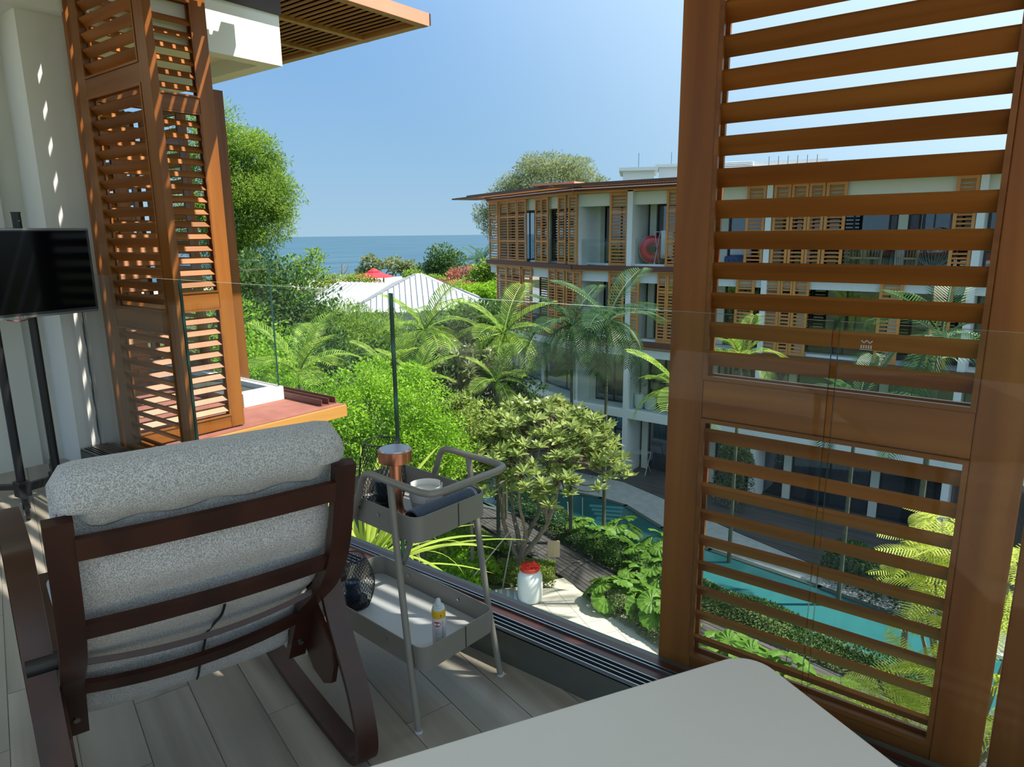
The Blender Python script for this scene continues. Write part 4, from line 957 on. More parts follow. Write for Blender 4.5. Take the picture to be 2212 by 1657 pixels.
# ---- palm frond meshes (several shapes, shared)
def frond_mesh(L, droop, width, nl, vee=.5, name='frond', lw=.028):
    """lies along +x from the origin, arching"""
    V = []; F = []
    def P(t):
        a = droop*t; x = L*(math.sin(a)/droop if droop > .01 else t); z = -L*(1-math.cos(a))/max(droop, .01); return np.array([x, 0, z]), np.array([math.cos(a), 0, -math.sin(a)])
    k = 10
    for i in range(k+1):
        p, d = P(i/k); r = .022*(1-i/k)+.004; V += [p+np.array([0, r, 0]), p+np.array([0, -r, 0]), p+np.array([0, 0, r])]
    for i in range(k):
        for a, b in ((0, 2), (2, 1), (1, 0)): F.append((i*3+a, i*3+b, i*3+3+b, i*3+3+a))
    for i in range(nl):
        t = .14+.86*(i+.5)/nl; p, d = P(t); l = width*(math.sin(math.pi*min(1, (t-.05)))**.55)*(1.0 if t < .8 else 1-.3*(t-.8)/.2)
        for s in (-1, 1):
            out = np.array([d[0]*.75, s*.85, d[2]*.75+vee*.55]); out /= np.linalg.norm(out)
            e = p+out*l*.55; q = p+out*l*.98+np.array([0, 0, -l*.34]); w = d*lw*(1+.4*rng.random()); b0 = len(V)
            V += [p-w*.6, p+w*.6, e+w, e-w, q]; F += [(b0, b0+1, b0+2, b0+3), (b0+3, b0+2, b0+4)]
    me = bpy.data.meshes.new(name); me.from_pydata([tuple(v) for v in V], [], F); me.update(); return me
FROND = {}
def palm(name, label, base, h, nf=9, L=1.9, kind='palm', lean=(0, 0), upright=.2, group='slender feather palms in the garden', seed=0, crown=True, trunk_r=.055):
    t = thing(name, label, 'palm', base, 0, group); rr = random.Random(seed)
    if kind not in FROND:
        FROND[kind] = [frond_mesh(1.0, dr, w_, 23, v_, lw=.0100) for dr, w_, v_ in ((.7, .36, .7), (1.2, .38, .5), (1.8, .36, .25))]
        for me in FROND[kind]: me.materials.append(LM[kind])
    top = np.array([lean[0], lean[1], h])
    if h > .3:
        pts = [(0, 0, -.05), (lean[0]*.3, lean[1]*.3, h*.5), tuple(top)]; MB().tube(bez(pts, 5), np.linspace(trunk_r*1.25, trunk_r*.8, 11), 8).build('trunk', pbark, t, world_coords=False, smooth=True)
        MB().tube([tuple(top-np.array([0, 0, .02])), tuple(top+np.array([0, 0, .32*L/1.9]))], [trunk_r*.9, trunk_r*.6], 8).build('crownshaft', LM['bright'], t, world_coords=False, smooth=True)
    for k in range(nf):
        az = 2*math.pi*(k*.382)+rr.uniform(-.25, .25); el = upright+(1.15-upright*.6)*(1-k/(nf-1))**1.3 if nf > 1 else 1.0
        me = FROND[kind][0 if el > .9 else (1 if el > .45 else 2)]
        o = link('frond', me, None, t); o.location = tuple(top+np.array([0, 0, .28*L/1.9])); o.rotation_euler = (0, -el, az); s = L*rr.uniform(.85, 1.1); o.scale = (s, s, s)
    return t
# ---- fan palm (round pleated leaves)
def fan_leaf(n=26, R=1.0):
    V = [(0, 0, 0)]; F = []
    for i in range(n+1):
        a = -2.55+5.1*i/n; r = R*(1.0-.05*(i % 2)); z = .10*(i % 2)-.06
        V += [(r*.5*math.cos(a), r*.5*math.sin(a), .05+.05*(i % 2)), (r*math.cos(a), r*math.sin(a), z-.05*abs(math.sin(a)))]
    for i in range(n): F += [(0, 1+2*i, 3+2*i), (1+2*i, 2+2*i, 4+2*i, 3+2*i)]
    # split tips
    me = bpy.data.meshes.new('fan_leaf'); me.from_pydata(V, [], F); me.update(); me.materials.append(LM['lic']); return me
FANL = fan_leaf()
def fan_palm(label, base, nl=7, R=.5, h=.75, seed=0, group='round-leaved fan palms in the beds'):
    t = thing('fan_palm', label, 'fan palm', base, 0, group); rr = random.Random(seed)
    for k in range(nl):
        az = 2*math.pi*k*.382+rr.uniform(-.3, .3); out = .18+.42*(k/nl); hh = h*rr.uniform(.65, 1.1)*(1.1-.5*k/nl); e = np.array([out*math.cos(az), out*math.sin(az), hh])
        o = link('leaf', FANL, None, t); o.location = tuple(e); o.rotation_euler = (rr.uniform(-.3, .3), .25+.55*(k/nl)+rr.uniform(-.15, .15), az); s = R*rr.uniform(.8, 1.15); o.scale = (s, s, s)
        MB().tube(bez([(0, 0, -.03), (e[0]*.4, e[1]*.4, e[2]*.65), tuple(e)], 3), .010, 5).build('petiole', LM['lic'], t, world_coords=False)
    return t
def hedge(label, pts, w, h, n, m, size=.07, shape='oval', group='clipped hedges by the pool', name='hedge'):
    """leafy strip along plan points at ground level"""
    P = np.array(pts, float); base = (P[0][0], P[0][1], G); t = thing(name, label, 'hedge', base, 0, group)
    seg = np.linalg.norm(np.diff(P, axis=0), axis=1); cum = np.concatenate([[0], np.cumsum(seg)]); u = rng.random(n)*cum[-1]; k = np.clip(np.searchsorted(cum, u)-1, 0, len(seg)-1)
    f = ((u-cum[k])/seg[k])[:, None]; c = P[k]*(1-f)+P[k+1]*f; d = unit(P[k+1]-P[k]); nrm = np.stack([-d[:, 1], d[:, 0]], 1)
    a = rng.random(n)*math.pi; hh = h*(.85+.3*np.sin(u*2.3)*.5+.15*rng.random(n))
    off = np.cos(a)*w/2; z = np.sin(a)**.5*hh
    C = np.concatenate([c+nrm*off[:, None], (z+G)[:, None]], 1)-np.array(base); N = np.concatenate([nrm*np.cos(a)[:, None], np.sin(a)[:, None]+.3], 1)
    link('foliage', leaf_mesh('foliage', C, unit(N), size, shape, .8), m, t, kind='stuff')
    b = MB()
    for i in range(len(P)-1):
        for q in np.linspace(0, 1, max(2, int(seg[i]/.5)), endpoint=False):
            c2 = P[i]*(1-q)+P[i+1]*q; b.tube([(c2[0]-base[0], c2[1]-base[1], -.03), (c2[0]-base[0]+rng.normal()*.05, c2[1]-base[1]+rng.normal()*.05, h*.7)], .014, 4)
    b.build('stems', bark, t, world_coords=False); return t
def gp(px, py, z=None): p = onz(px, py, G if z is None else z); return (float(p[0]), float(p[1]), G if z is None else z)
# ================================================================== ground, pool, paving
KS = (1.45-G)/9.65           # plan scale of the garden for this ground level
def g2(x, y): return (x*KS, y*KS)
grassm = mat('lawn and soil', (.035, .05, .015), .95, c2=(.10, .13, .035), scale=.6)
SHORE0 = atd(420, 600, 150); SHORE1 = atd(1300, 600, 190)
s0 = np.array(SHORE0[:2]); s1 = np.array(SHORE1[:2]); sd2 = (s1-s0)/np.linalg.norm(s1-s0); L0 = s0-sd2*500; L1 = s1+sd2*500; sn = np.array([-sd2[1], sd2[0]])
if sn@np.array([_f[0], _f[1]]) < 0: sn = -sn
MB().prism([tuple(L0), tuple(L1), tuple(L1-sn*900), tuple(L0-sn*900)], G-1.2, G-.06).build('ground', grassm, kind='structure', label='planted ground of the resort garden', cat='ground')
sandm = mat('beach sand', (.55, .45, .34), .95, var=.08, scale=.3)
MB().prism([tuple(L0+sn*14), tuple(L1+sn*14), tuple(L1-sn*12), tuple(L0-sn*12)], G-1.1, G-.02).build('beach', sandm, kind='structure', label='strip of pale beach sand at the water', cat='beach')
def seamat():
    m, t, n, b = _new('sea water'); tc = n.new('ShaderNodeTexCoord'); mp = n.new('ShaderNodeMapping'); mp.inputs['Rotation'].default_value = (0, 0, math.atan2(sd2[1], sd2[0])); mp.inputs['Scale'].default_value = (.012, .06, 1)
    nz = n.new('ShaderNodeTexNoise'); nz.inputs['Scale'].default_value = 1.0; nz.inputs['Detail'].default_value = 8
    t.links.new(tc.outputs['Object'], mp.inputs['Vector']); t.links.new(mp.outputs[0], nz.inputs['Vector'])
    rp = n.new('ShaderNodeValToRGB'); e = rp.color_ramp.elements; e[0].position = .35; e[1].position = .7; e[0].color = (.028, .078, .125, 1); e[1].color = (.05, .115, .165, 1)
    t.links.new(nz.outputs['Fac'], rp.inputs['Fac']); t.links.new(rp.outputs['Color'], b.inputs['Base Color']); b.inputs['Roughness'].default_value = .55; b.inputs['Specular IOR Level'].default_value = .25
    return m
MB().prism([tuple(L0+sn*8-sd2*4000), tuple(L1+sn*8+sd2*4000), tuple(L1+sn*7000+sd2*4000), tuple(L0+sn*7000-sd2*4000)], G-1.3, G-.30).build('sea', seamat(), kind='structure', label='calm blue sea reaching to the horizon', cat='sea')
# ---- pool
poolp = [g2(*p) for p in ((17.6, 17.5), (18.0, 13.6), (18.1, 11.2), (17.9, 8.4), (17.05, 5.6), (16.2, 2.2), (15.6, .2), (15.2, -3), (17.7, -3), (18.0, .6), (18.45, 1.6), (18.9, 4), (19.3, 7.3), (19.9, 9.2), (20.9, 11.1), (21.0, 12.2), (20.4, 17.5))]
def poolmat():
    m, t, n, b = _new('pool water'); b.inputs['Base Color'].default_value = (.012, .27, .36, 1); b.inputs['Roughness'].default_value = .08; b.inputs['Specular IOR Level'].default_value = .35
    tc = n.new('ShaderNodeTexCoord'); nz = n.new('ShaderNodeTexNoise'); nz.inputs['Scale'].default_value = 1.2; t.links.new(tc.outputs['Object'], nz.inputs['Vector'])
    rp = n.new('ShaderNodeValToRGB'); e = rp.color_ramp.elements; e[0].color = (.016, .090, .102, 1); e[1].color = (.030, .14, .155, 1); t.links.new(nz.outputs['Fac'], rp.inputs['Fac']); t.links.new(rp.outputs['Color'], b.inputs['Base Color'])
    n2 = n.new('ShaderNodeTexNoise'); n2.inputs['Scale'].default_value = 5; t.links.new(tc.outputs['Object'], n2.inputs['Vector']); bp = n.new('ShaderNodeBump'); bp.inputs['Strength'].default_value = .12; t.links.new(n2.outputs['Fac'], bp.inputs['Height']); t.links.new(bp.outputs['Normal'], b.inputs['Normal'])
    return m
pool = thing('swimming_pool', 'turquoise swimming pool with submerged steps running along the garden', 'pool', (18*KS, 8*KS, G))
MB().prism(poolp, G-.05, G+.02).build('water', poolmat(), pool)
def wall_along(pts, w, z0, z1, nm, m, par):
    b = MB()
    for p, q in zip(pts[:-1], pts[1:]):
        p = np.array(p); q = np.array(q); d = unit(q-p); n_ = np.array([-d[1], d[0]]); c = (p+q)/2; b.obox((c[0], c[1], (z0+z1)/2), (*d, 0), (*n_, 0), (0, 0, 1), np.linalg.norm(q-p)/2+w*.3, w/2, (z1-z0)/2)
    return b.build(nm, m, par)
stone = mat('grey pool stone', (.38, .40, .40), .7, var=.12, scale=4); stepm = mat('pale turquoise pool steps', (.07, .25, .265), .4)
wall_along(poolp, .18, G-.04, G+.05, 'coping', mat('dark coping', (.06, .09, .08), .6), pool)
# pool steps, just under the surface
c0 = np.array(g2(20.85, 11.15)); e1 = np.array(g2(20.35, 12.25))-c0; e2 = np.array(g2(19.55, 10.55))-c0
for k in range(4):
    a = c0+e2*(.06+.24*k); q = [a, a+e1*(1-.10*k), a+e1*(1-.10*k)+e2*.15, a+e2*.15]
    MB().prism([tuple(v) for v in q], G-.01, G+.026-.001*k).build('step', stepm, pool)
# stone border and dark terrace on the building side
MB().prism([g2(*p) for p in ((20.55, 17.5), (21.1, 12.2), (20.98, 11.05), (20.0, 9.15), (19.4, 7.3), (19.0, 4), (18.5, 1.5), (18.1, .5), (17.8, -3), (19.0, -3), (20.2, 4.6), (21.0, 7.0), (22.2, 10.0), (23.0, 12.3), (22.8, 17.5))], G-.06, G+.03).build('pool_surround', stone, kind='structure', label='pale grey stone border on the building side of the pool', cat='paving')
darkdeck = wood('dark grey deck boards', (.045, .042, .042), (.085, .08, .078), 'Y', 6, .55)
MB().prism([g2(*p) for p in ((22.82, 17.5), (23.02, 12.3), (22.22, 10.0), (21.02, 7.0), (20.22, 4.6), (19.02, -3), (25.5, -3), (25.5, 17.5))], G-.06, G+.045).build('terrace', darkdeck, kind='structure', label='dark terrace in front of the ground floor rooms', cat='terrace')
# ---- boardwalk: parallel planks
bw = MB().prism([g2(*p) for p in ((17.0, 15.5), (15.1, 9.77), (14.6, 8.5), (14.1, 5.6), (13.3, .8), (12.9, -3), (14.7, -3), (14.9, 1.0), (15.8, 6.0), (16.3, 8.3), (17.5, 11.8), (18.3, 15.5))], G-.06, G-.01).build('boardwalk', mat('boardwalk bearers', (.02, .02, .02), .9), kind='structure', label='dark timber boardwalk winding between the planting beds', cat='boardwalk')
def bl(y):   # left and right edge of the walk in plan (unscaled)
    L = np.interp(y, (-3, .8, 5.6, 8.5, 9.77, 15.5), (12.9, 13.3, 14.1, 14.6, 15.1, 17.0)); R = np.interp(y, (-3, 1.0, 6.0, 8.3, 11.8, 15.5), (14.7, 14.9, 15.8, 16.3, 17.5, 18.3)); return L, R
NPK = 11; yy = list(np.linspace(-3, 15.5, 15))
for i in range(NPK):
    for ya, yb in zip(yy[:-1], yy[1:]):
        la, ra = bl(ya); lb, rb = bl(yb); f0, f1 = i/NPK+.006, (i+1)/NPK-.006
        q = [g2(la+(ra-la)*f0, ya+.015), g2(la+(ra-la)*f1, ya+.015), g2(lb+(rb-lb)*f1, yb-.015), g2(lb+(rb-lb)*f0, yb-.015)]
        o = MB().prism(q, G-.012, G+.02+.003*((i*7+int(ya*3)) % 3)).build('plank', darkdeck, bw)
# ---- pale paving with square slabs
slabm = mat('cream paving slab', (.45, .425, .37), .85, var=.08, scale=1.2, bump=.1)
pv = MB().prism([g2(*p) for p in ((10.5, 11.8), (13.0, 11.6), (15.12, 9.78), (14.6, 8.5), (14.08, 5.6), (13.3, .8), (10.5, .8))], G-.06, G-.012).build('pavement', mat('paving joints', (.30, .29, .26), .9), kind='structure', label='pale stone pavement below the balcony', cat='pavement')
ang = math.radians(-31); ca, sa = math.cos(ang), math.sin(ang); TSZ = .62
bound = [(10.55*KS, 11.7*KS), (13.0*KS, 11.5*KS), (15.0*KS, 9.75*KS), (14.5*KS, 8.5*KS), (14.0*KS, 5.6*KS), (13.2*KS, .9*KS), (10.55*KS, .9*KS)]
def inside(p):
    c = False; n_ = len(bound)
    for i in range(n_):
        a, b = bound[i], bound[(i+1) % n_]
        if (a[1] > p[1]) != (b[1] > p[1]) and p[0] < (b[0]-a[0])*(p[1]-a[1])/(b[1]-a[1])+a[0]: c = not c
    return c
sme = MB().box(.006, TSZ-.006, .006, TSZ-.006, -.01, .012).mesh('paving_slab'); sme.materials.append(slabm); cnt = 0
for i in range(-40, 60):
    for j in range(-40, 60):
        o0 = (11.5*KS+i*TSZ*ca-j*TSZ*sa, 6*KS+i*TSZ*sa+j*TSZ*ca); mid = (o0[0]+TSZ/2*(ca-sa), o0[1]+TSZ/2*(sa+ca))
        if inside(mid) and cnt < 300:
            o = link('paving_slab', sme, None, pv); o.location = (o0[0], o0[1], G); o.rotation_euler = (0, 0, ang); cnt += 1
# ---- objects on the ground
dp = gp(1145, 1296); drum = thing('plastic_drum', 'white plastic drum with red screw lid on the pavement', 'drum', dp)
MB().lathe([(.01, .012), (.26, .012), (.33, .05), (.355, .15), (.36, .55), (.345, .78), (.27, .90), (.24, .93), (.24, .96)], dp, 32).build('body', mat('white plastic drum', (.72, .75, .74), .35), drum, smooth=True)
MB().lathe([(.265, .945), (.28, .95), (.28, 1.04), (.26, 1.06), (.13, 1.06), (.11, 1.035), (.01, 1.035)], dp, 28).build('lid', mat('red plastic lid', (.62, .035, .02), .35), drum, smooth=True)
for k in range(6): a = k*math.pi/3; MB().box(0, 0, 0, 0, 0, 0); MB().obox((dp[0]+.19*math.cos(a), dp[1]+.19*math.sin(a), dp[2]+1.075), (math.cos(a), math.sin(a), 0), (-math.sin(a), math.cos(a), 0), (0, 0, 1), .06, .015, .018).build('lid_grip', mat('red plastic lid', (.62, .035, .02), .35), drum)
sg_ = gp(1196, 1232); sg = thing('garden_sign', 'small blank tan sign board on a stick beside the frangipani', 'sign', sg_)
MB().tube([(sg_[0], sg_[1], G-.03), (sg_[0], sg_[1], G+.72)], .014, 6).build('stick', mat('tan stick', (.42, .30, .17), .8), sg)
vx = np.array([_r0[0], _r0[1], 0]); vy = np.array([_r0[1], -_r0[0], 0])
b = MB(); P = rrect(-.19, .19, .44, .98, .05, 4); n_ = len(P); c3 = np.array([sg_[0], sg_[1], G])
b.add([c3+vx*x+np.array([0, 0, y])-vy*.012 for x, y in P]+[c3+vx*x+np.array([0, 0, y])+vy*.012 for x, y in P], [tuple(range(n_-1, -1, -1)), tuple(range(n_, 2*n_))]+[(i, (i+1) % n_, n_+(i+1) % n_, n_+i) for i in range(n_)])
b.build('board', mat('tan board', (.62, .46, .28), .7), sg)
tp = gp(1105, 1300); tws = thing('folded_awning', 'pale striped folded fabric lying on the pavement beside the drum', 'fabric', tp)
for k in range(8):
    x0 = -.55+.14*k; c = np.array(tp)+vx*x0*.75+np.array([0, 0, .05+.012*(k % 2)]); MB().obox(c, vx, -vy, (0, 0, 1), .05, .55-.03*k, .035).build('fold', mat('pale fabric stripe', (.62, .62, .62) if k % 2 else (.36, .40, .46), .9), tws)
# timber stakes round the frangipani and by the pool
stm = mat('weathered stake', (.36, .33, .28), .9); TB = gp(1118, 1242)
for (a, b_, lab) in (((985+.0, 1290), (1190*.0+1100, 1150), 'thin pale timber stake leaning against the frangipani from the left'), ((1085, 1272), (1108, 1150), 'thin pale timber stake in front of the frangipani trunk'), ((1185, 1238), (1120, 1130), 'thin pale timber stake leaning against the frangipani from the right'), ((1225, 1145), (1205, 1105), 'thin slanting stake in the bed by the pool'), ((1228, 1142), (1226, 1085), 'thin upright stake in the bed by the pool'), ((1184, 1125), (1182, 1075), 'thin upright stake behind the frangipani'), ((1258, 1120), (1258, 1076), 'thin upright stake at the pool edge')):
    p = gp(*a); D_ = math.hypot(p[0], p[1]); q = atd(b_[0], b_[1], D_-.15 if a[0] < 1200 else D_); t = thing('stake', lab, 'stake', p, 0, 'timber plant stakes')
    MB().tube([(p[0], p[1], p[2]-.03), tuple((np.array(p)+q)/2), tuple(q)], [.022, .02, .018], 6).build('pole', stm, t)
MB().box(0, 0, 0, 0, 0, 0)
# ================================================================== frangipani trees
def frangipani(label, base, spread, h, nleaf_parts, nrest, m, seed=1, lsize=.30, flowers=40, ntips=60, crown_c=None, group='frangipani trees', flat=.45, lowz=.35):
    rr = np.random.default_rng(seed); t = thing('frangipani_tree', label, 'tree', base, 0, group); b = MB()
    cc_ = np.array([0, 0, h]) if crown_c is None else np.array(crown_c, float)
    tips = []
    for k in range(ntips):
        d = rr.normal(size=3); d /= np.linalg.norm(d); d[2] = abs(d[2])*1.1-lowz; tips.append(cc_+d*np.array([spread, spread, spread*flat])*(.55+.5*rr.random()))
    tips = np.array(tips); mains = [cc_*.33+np.array([math.cos(a), math.sin(a), 0])*spread*.28+np.array([0, 0, h*.10]) for a in np.linspace(0, 2*math.pi, 6)[:-1]]
    fork = np.array([cc_[0]*.08, cc_[1]*.08, h*.16]); b.tube([(0, 0, -.05), tuple(fork*.5), tuple(fork)], [.15, .13, .12], 8)
    for m_ in mains: b.tube(bez([fork, (fork+m_)/2+rr.normal(size=3)*.06, m_], 4), np.linspace(.095, .06, 9), 7)
    secs = [cc_*.15+tips[q]*.62+mains[int(np.argmin([np.linalg.norm((tips[q]-w)*np.array([1, 1, .2])) for w in mains]))]*.23 for q in rr.choice(ntips, 16, replace=False)]
    for q in secs:
        m_ = mains[int(np.argmin([np.linalg.norm((q-w)*np.array([1, 1, .3])) for w in mains]))]; mid = (m_+q)/2+rr.normal(size=3)*.08; b.tube(bez([m_, mid, q], 3), np.linspace(.06, .03, 7), 6)
    for tp_ in tips:
        m_ = secs[int(np.argmin([np.linalg.norm(tp_-q) for q in secs]))]; mid = m_*.5+tp_*.5+rr.normal(size=3)*.1; mid[2] -= .05; b.tube(bez([m_, mid, tp_], 3), np.linspace(.028, .014, 7), 5)
    b.build('trunk', bark, t, world_coords=False, smooth=True)
    C = []; N = []
    per = max(1, (nleaf_parts+nrest)//ntips)
    for tp_ in tips:
        for k in range(per):
            a = 2*math.pi*k*.382+rr.random(); e = .15+1.0*k/per; dd = np.array([math.cos(a)*math.cos(e), math.sin(a)*math.cos(e), math.sin(e)]); C.append(tp_+dd*.03+np.array([0, 0, .02])); N.append(dd)
    C = np.array(C); N = np.array(N); dist = np.linalg.norm(C+np.array(base)-CAMP, axis=1); od = np.argsort(dist+rr.random(len(C))*.8)
    T, F = LEAF['long']; lm = bpy.data.meshes.new('leaf'); lm.from_pydata([tuple(v) for v in T], [], F); lm.update(); lm.materials.append(m)
    for i in od[:nleaf_parts]:
        d = N[i]; z = np.array([0, 0, 1.0])-d*d[2]; z /= np.linalg.norm(z)+1e-9; x = np.cross(d, z); s = lsize*(.8+.45*rr.random())
        o = link('leaf', lm, None, t); o.matrix_local = Matrix(((x[0]*s, d[0]*s, z[0]*s, C[i][0]), (x[1]*s, d[1]*s, z[1]*s, C[i][1]), (x[2]*s, d[2]*s, z[2]*s, C[i][2]), (0, 0, 0, 1)))
    rest = od[nleaf_parts:]
    if len(rest): link('foliage', leaf_mesh('foliage', C[rest], N[rest], lsize, 'long', .12, .1), m, t, kind='stuff')
    if flowers:
        tt = tips[np.argsort(-tips[:, 2])][:max(6, flowers//5)]; fc = tt[rr.integers(0, len(tt), flowers)]+rr.normal(size=(flowers, 3))*.07+np.array([0, 0, .10]); T5 = []
        me_c = np.repeat(fc, 5, 0); aa = np.tile(np.arange(5)*2*math.pi/5, flowers); nd = np.stack([np.cos(aa), np.sin(aa), np.full_like(aa, .45)], 1)
        link('blossom', leaf_mesh('blossom', me_c, nd, .075, 'round', .05, .05), mat('white blossom', (.85, .84, .76), .6), t, kind='stuff')
    return t
cc1 = atd(1175, 940, math.hypot(*TB[:2])-.1)
frangipani('flowering frangipani tree with pale green leaves and white blossoms in front of the pool', TB, 2.45, 3.2, 300, 6200, LM['frangi'], 3, .27, 110, 340, crown_c=(cc1[0]-TB[0], cc1[1]-TB[1], cc1[2]-TB[2]), flat=.86, lowz=.66)
b2 = atd(1010, 960, 22.5); b2[2] = G
cc2 = atd(1020, 800, 22.5)
frangipani('darker frangipani tree behind the flowering one, near the areca palms', tuple(b2), 1.9, 3.6, 120, 2200, LM['grey'], 5, .25, 14, 130, crown_c=(0, 0, cc2[2]-G), flat=.95, lowz=.6)
# ================================================================== shrubs, palms, hedges
def shrub_px(label, lst, D, n, size, kind, shape='oval', name='garden_shrub', group='rounded garden shrubs', tilt=.7, inner=.5, trunk=.05):
    c = np.mean([atd(p[0], p[1], D+(p[4] if len(p) > 4 else 0)) for p in lst], axis=0); base = (float(c[0]), float(c[1]), G)
    bl_ = blobs_px(base, [(p[0], p[1], D+(p[4] if len(p) > 4 else 0), p[2], p[3]) for p in lst])
    return bush(name, label, 'shrub', base, bl_, n, size, LM[kind], shape, group, inner, trunk, tilt)
shrub_px('bright green shrub below the corner of the red deck', [(700, 880, 1.3, 1.0), (640, 905, 1.0, .9), (740, 950, 1.2, 1.1), (800, 880, 1.1, .9), (690, 990, 1.2, 1.0), (780, 985, 1.2, 1.1)], 16.5, 24000, .085, 'bright')
shrub_px('bright green shrub behind the wire lantern', [(850, 850, 1.0, .9), (900, 900, 1.2, 1.1), (840, 940, 1.2, 1.1), (930, 960, 1.1, 1.0), (880, 1010, 1.2, 1.0), (950, 1000, .9, .8)], 17.5, 24000, .085, 'bright')
shrub_px('olive green shrub between the bright shrubs and the frangipani', [(1010, 930, 1.0, .9), (1050, 990, 1.0, .9), (985, 1040, .9, .8)], 19, 6000, .12, 'olive')
shrub_px('bushy dark tree beside the neighbouring glass', [(590, 680, 2.3, 2.0), (545, 720, 2.4, 2.2), (640, 710, 1.7, 1.6), (610, 760, 2.0, 1.5), (560, 640, 1.6, 1.4)], 27, 12000, .17, 'dark', 'oval', 'garden_tree', 'leafy garden trees')
shrub_px('light feathery bushy tree in front of the white hip roof', [(740, 745, 2.2, 1.6), (800, 725, 1.7, 1.2), (700, 760, 1.9, 1.4), (780, 770, 2.2, 1.4), (735, 705, 1.4, 1.0), (825, 755, 1.5, 1.3)], 27, 17000, .17, 'mid', 'thin', 'garden_tree', 'leafy garden trees')
shrub_px('dark tree behind the areca palms near the building end', [(1000, 725, 1.9, 1.3), (1040, 745, 1.8, 1.5), (980, 760, 1.8, 1.4), (1060, 715, 1.4, 1.0), (960, 775, 1.5, 1.2)], 26, 9000, .16, 'dark', 'oval', 'garden_tree', 'leafy garden trees')
shrub_px('light green shrub top against the white hip roof at right', [(1020, 688, 1.2, .7), (1050, 680, 1.0, .6)], 29, 3000, .13, 'bright', 'oval', 'garden_tree', 'leafy garden trees')
shrub_px('bright leafy shrub beyond the neighbouring glass panel', [(560, 780, 1.8, 1.6), (530, 830, 1.6, 1.4), (585, 840, 1.4, 1.2)], 20, 8000, .12, 'bright')
shrub_px('dark undergrowth below the light feathery tree', [(720, 780, 2.0, 1.1), (640, 790, 1.6, 1.2), (800, 800, 1.6, 1.0)], 24, 6000, .16, 'dark')
shrub_px('dark undergrowth in front of the apartment building', [(960, 850, 1.5, 1.3), (1090, 880, 1.6, 1.3), (1040, 900, 1.4, 1.0)], 22.5, 6000, .15, 'dark')
def palm_px(label, px, py, D, L, nf=9, kind='palm', seed=0, upright=.25, up_from=0.0):
    p = atd(px, py, D); base = (float(p[0]), float(p[1]), G); return palm('feather_palm', label, base, float(p[2]-G), nf, L, kind, seed=seed, upright=upright)
palm_px('areca palm with upright young fronds in front of the white hip roof', 918, 735, 23.5, 2.1, 13, seed=1, upright=.1)
palm_px('areca palm with drooping bright fronds beside the building corner', 1088, 742, 23.5, 2.1, 13, seed=2, upright=.0)
palm_px('young palm with broad upright fronds beside the neighbouring glass', 648, 830, 15.5, 1.5, 9, seed=3, upright=.55)
palm_px('small areca palm left of the glass joint', 838, 820, 19.5, 1.5, 8, seed=4, upright=.3)
palm_px('small areca palm right of the glass joint', 900, 845, 19.5, 1.4, 8, seed=5, upright=.35)
palm_px('small areca palm below the drooping areca', 1072, 840, 21, 1.35, 8, seed=6, upright=.25)
palm_px('tall dark palm left of the white column opposite', 1236, 725, 21.5, 2.0, 14, 'palmdark', seed=7, upright=-.15)
palm_px('tall dark palm right of the first, crossing the white column opposite', 1312, 715, 21.5, 2.1, 14, 'palmdark', seed=8, upright=-.15)
palm_px('palm half hidden behind the dark stile of the large shutter', 1470, 870, 18, 1.7, 9, 'palm', seed=9, upright=.1)
palm_px('dark palm behind the right part of the large shutter', 2030, 760, 14.5, 1.7, 11, 'palmdark', seed=10, upright=-.1)
palm_px('young palm seen through the upper slats near the left stile', 1600, 790, 21, 1.5, 8, 'palm', seed=11, upright=.4)
palm_px('dark palm crown below the middle rail of the large shutter', 1850, 900, 19.5, 1.7, 10, 'palmdark', seed=12, upright=.0)
# strap-leaved palm just outside, below the trolley
sc = atd(790, 1245, 6.0); sp_ = thing('strap_leaf_plant', 'lime green strap-leaved palm just outside the glass below the trolley', 'plant', (float(sc[0]), float(sc[1]), G))
MB().tube([(0, 0, -.03), (.03, 0, (sc[2]-G)*.5), (0, 0, sc[2]-G)], [.10, .08, .07], 8).build('trunk', pbark, sp_, world_coords=False, smooth=True)
def strap(L, w, droop, az, el):
    V = []; F = []; n_ = 12; a = el; p = np.array([0, 0, 0.0]); 
    for i in range(n_+1):
        t = i/n_; d = np.array([math.cos(a)*math.cos(az), math.cos(a)*math.sin(az), math.sin(a)]); s = np.array([-math.sin(az), math.cos(az), 0]); ww = w*(math.sin(math.pi*(.08+.92*t)))**.6; up_ = np.cross(s, d)
        V += [p-s*ww+up_*ww*.35, p, p+s*ww+up_*ww*.35]; p = p+d*L/n_; a -= droop/n_
    for i in range(n_): F += [(i*3, i*3+1, i*3+4, i*3+3), (i*3+1, i*3+2, i*3+5, i*3+4)]
    return MB().add(V, F)
rs = random.Random(4); rightaz = math.atan2(_r0[1], _r0[0]); fwdaz = math.atan2(_f[1], _f[0])
for k in range(52):
    az = rightaz+rs.uniform(-.5, 1.9) if k < 40 else rs.uniform(0, 6.28); el = rs.uniform(.2, 1.35)
    o = strap(rs.uniform(1.0, 1.65), rs.uniform(.014, .030), rs.uniform(.7, 1.7), az, el).build('strap_leaf', LM['lime'], sp_, world_coords=False, smooth='all'); o.location = (rs.uniform(-.05, .05), rs.uniform(-.05, .05), float(sc[2]-G))
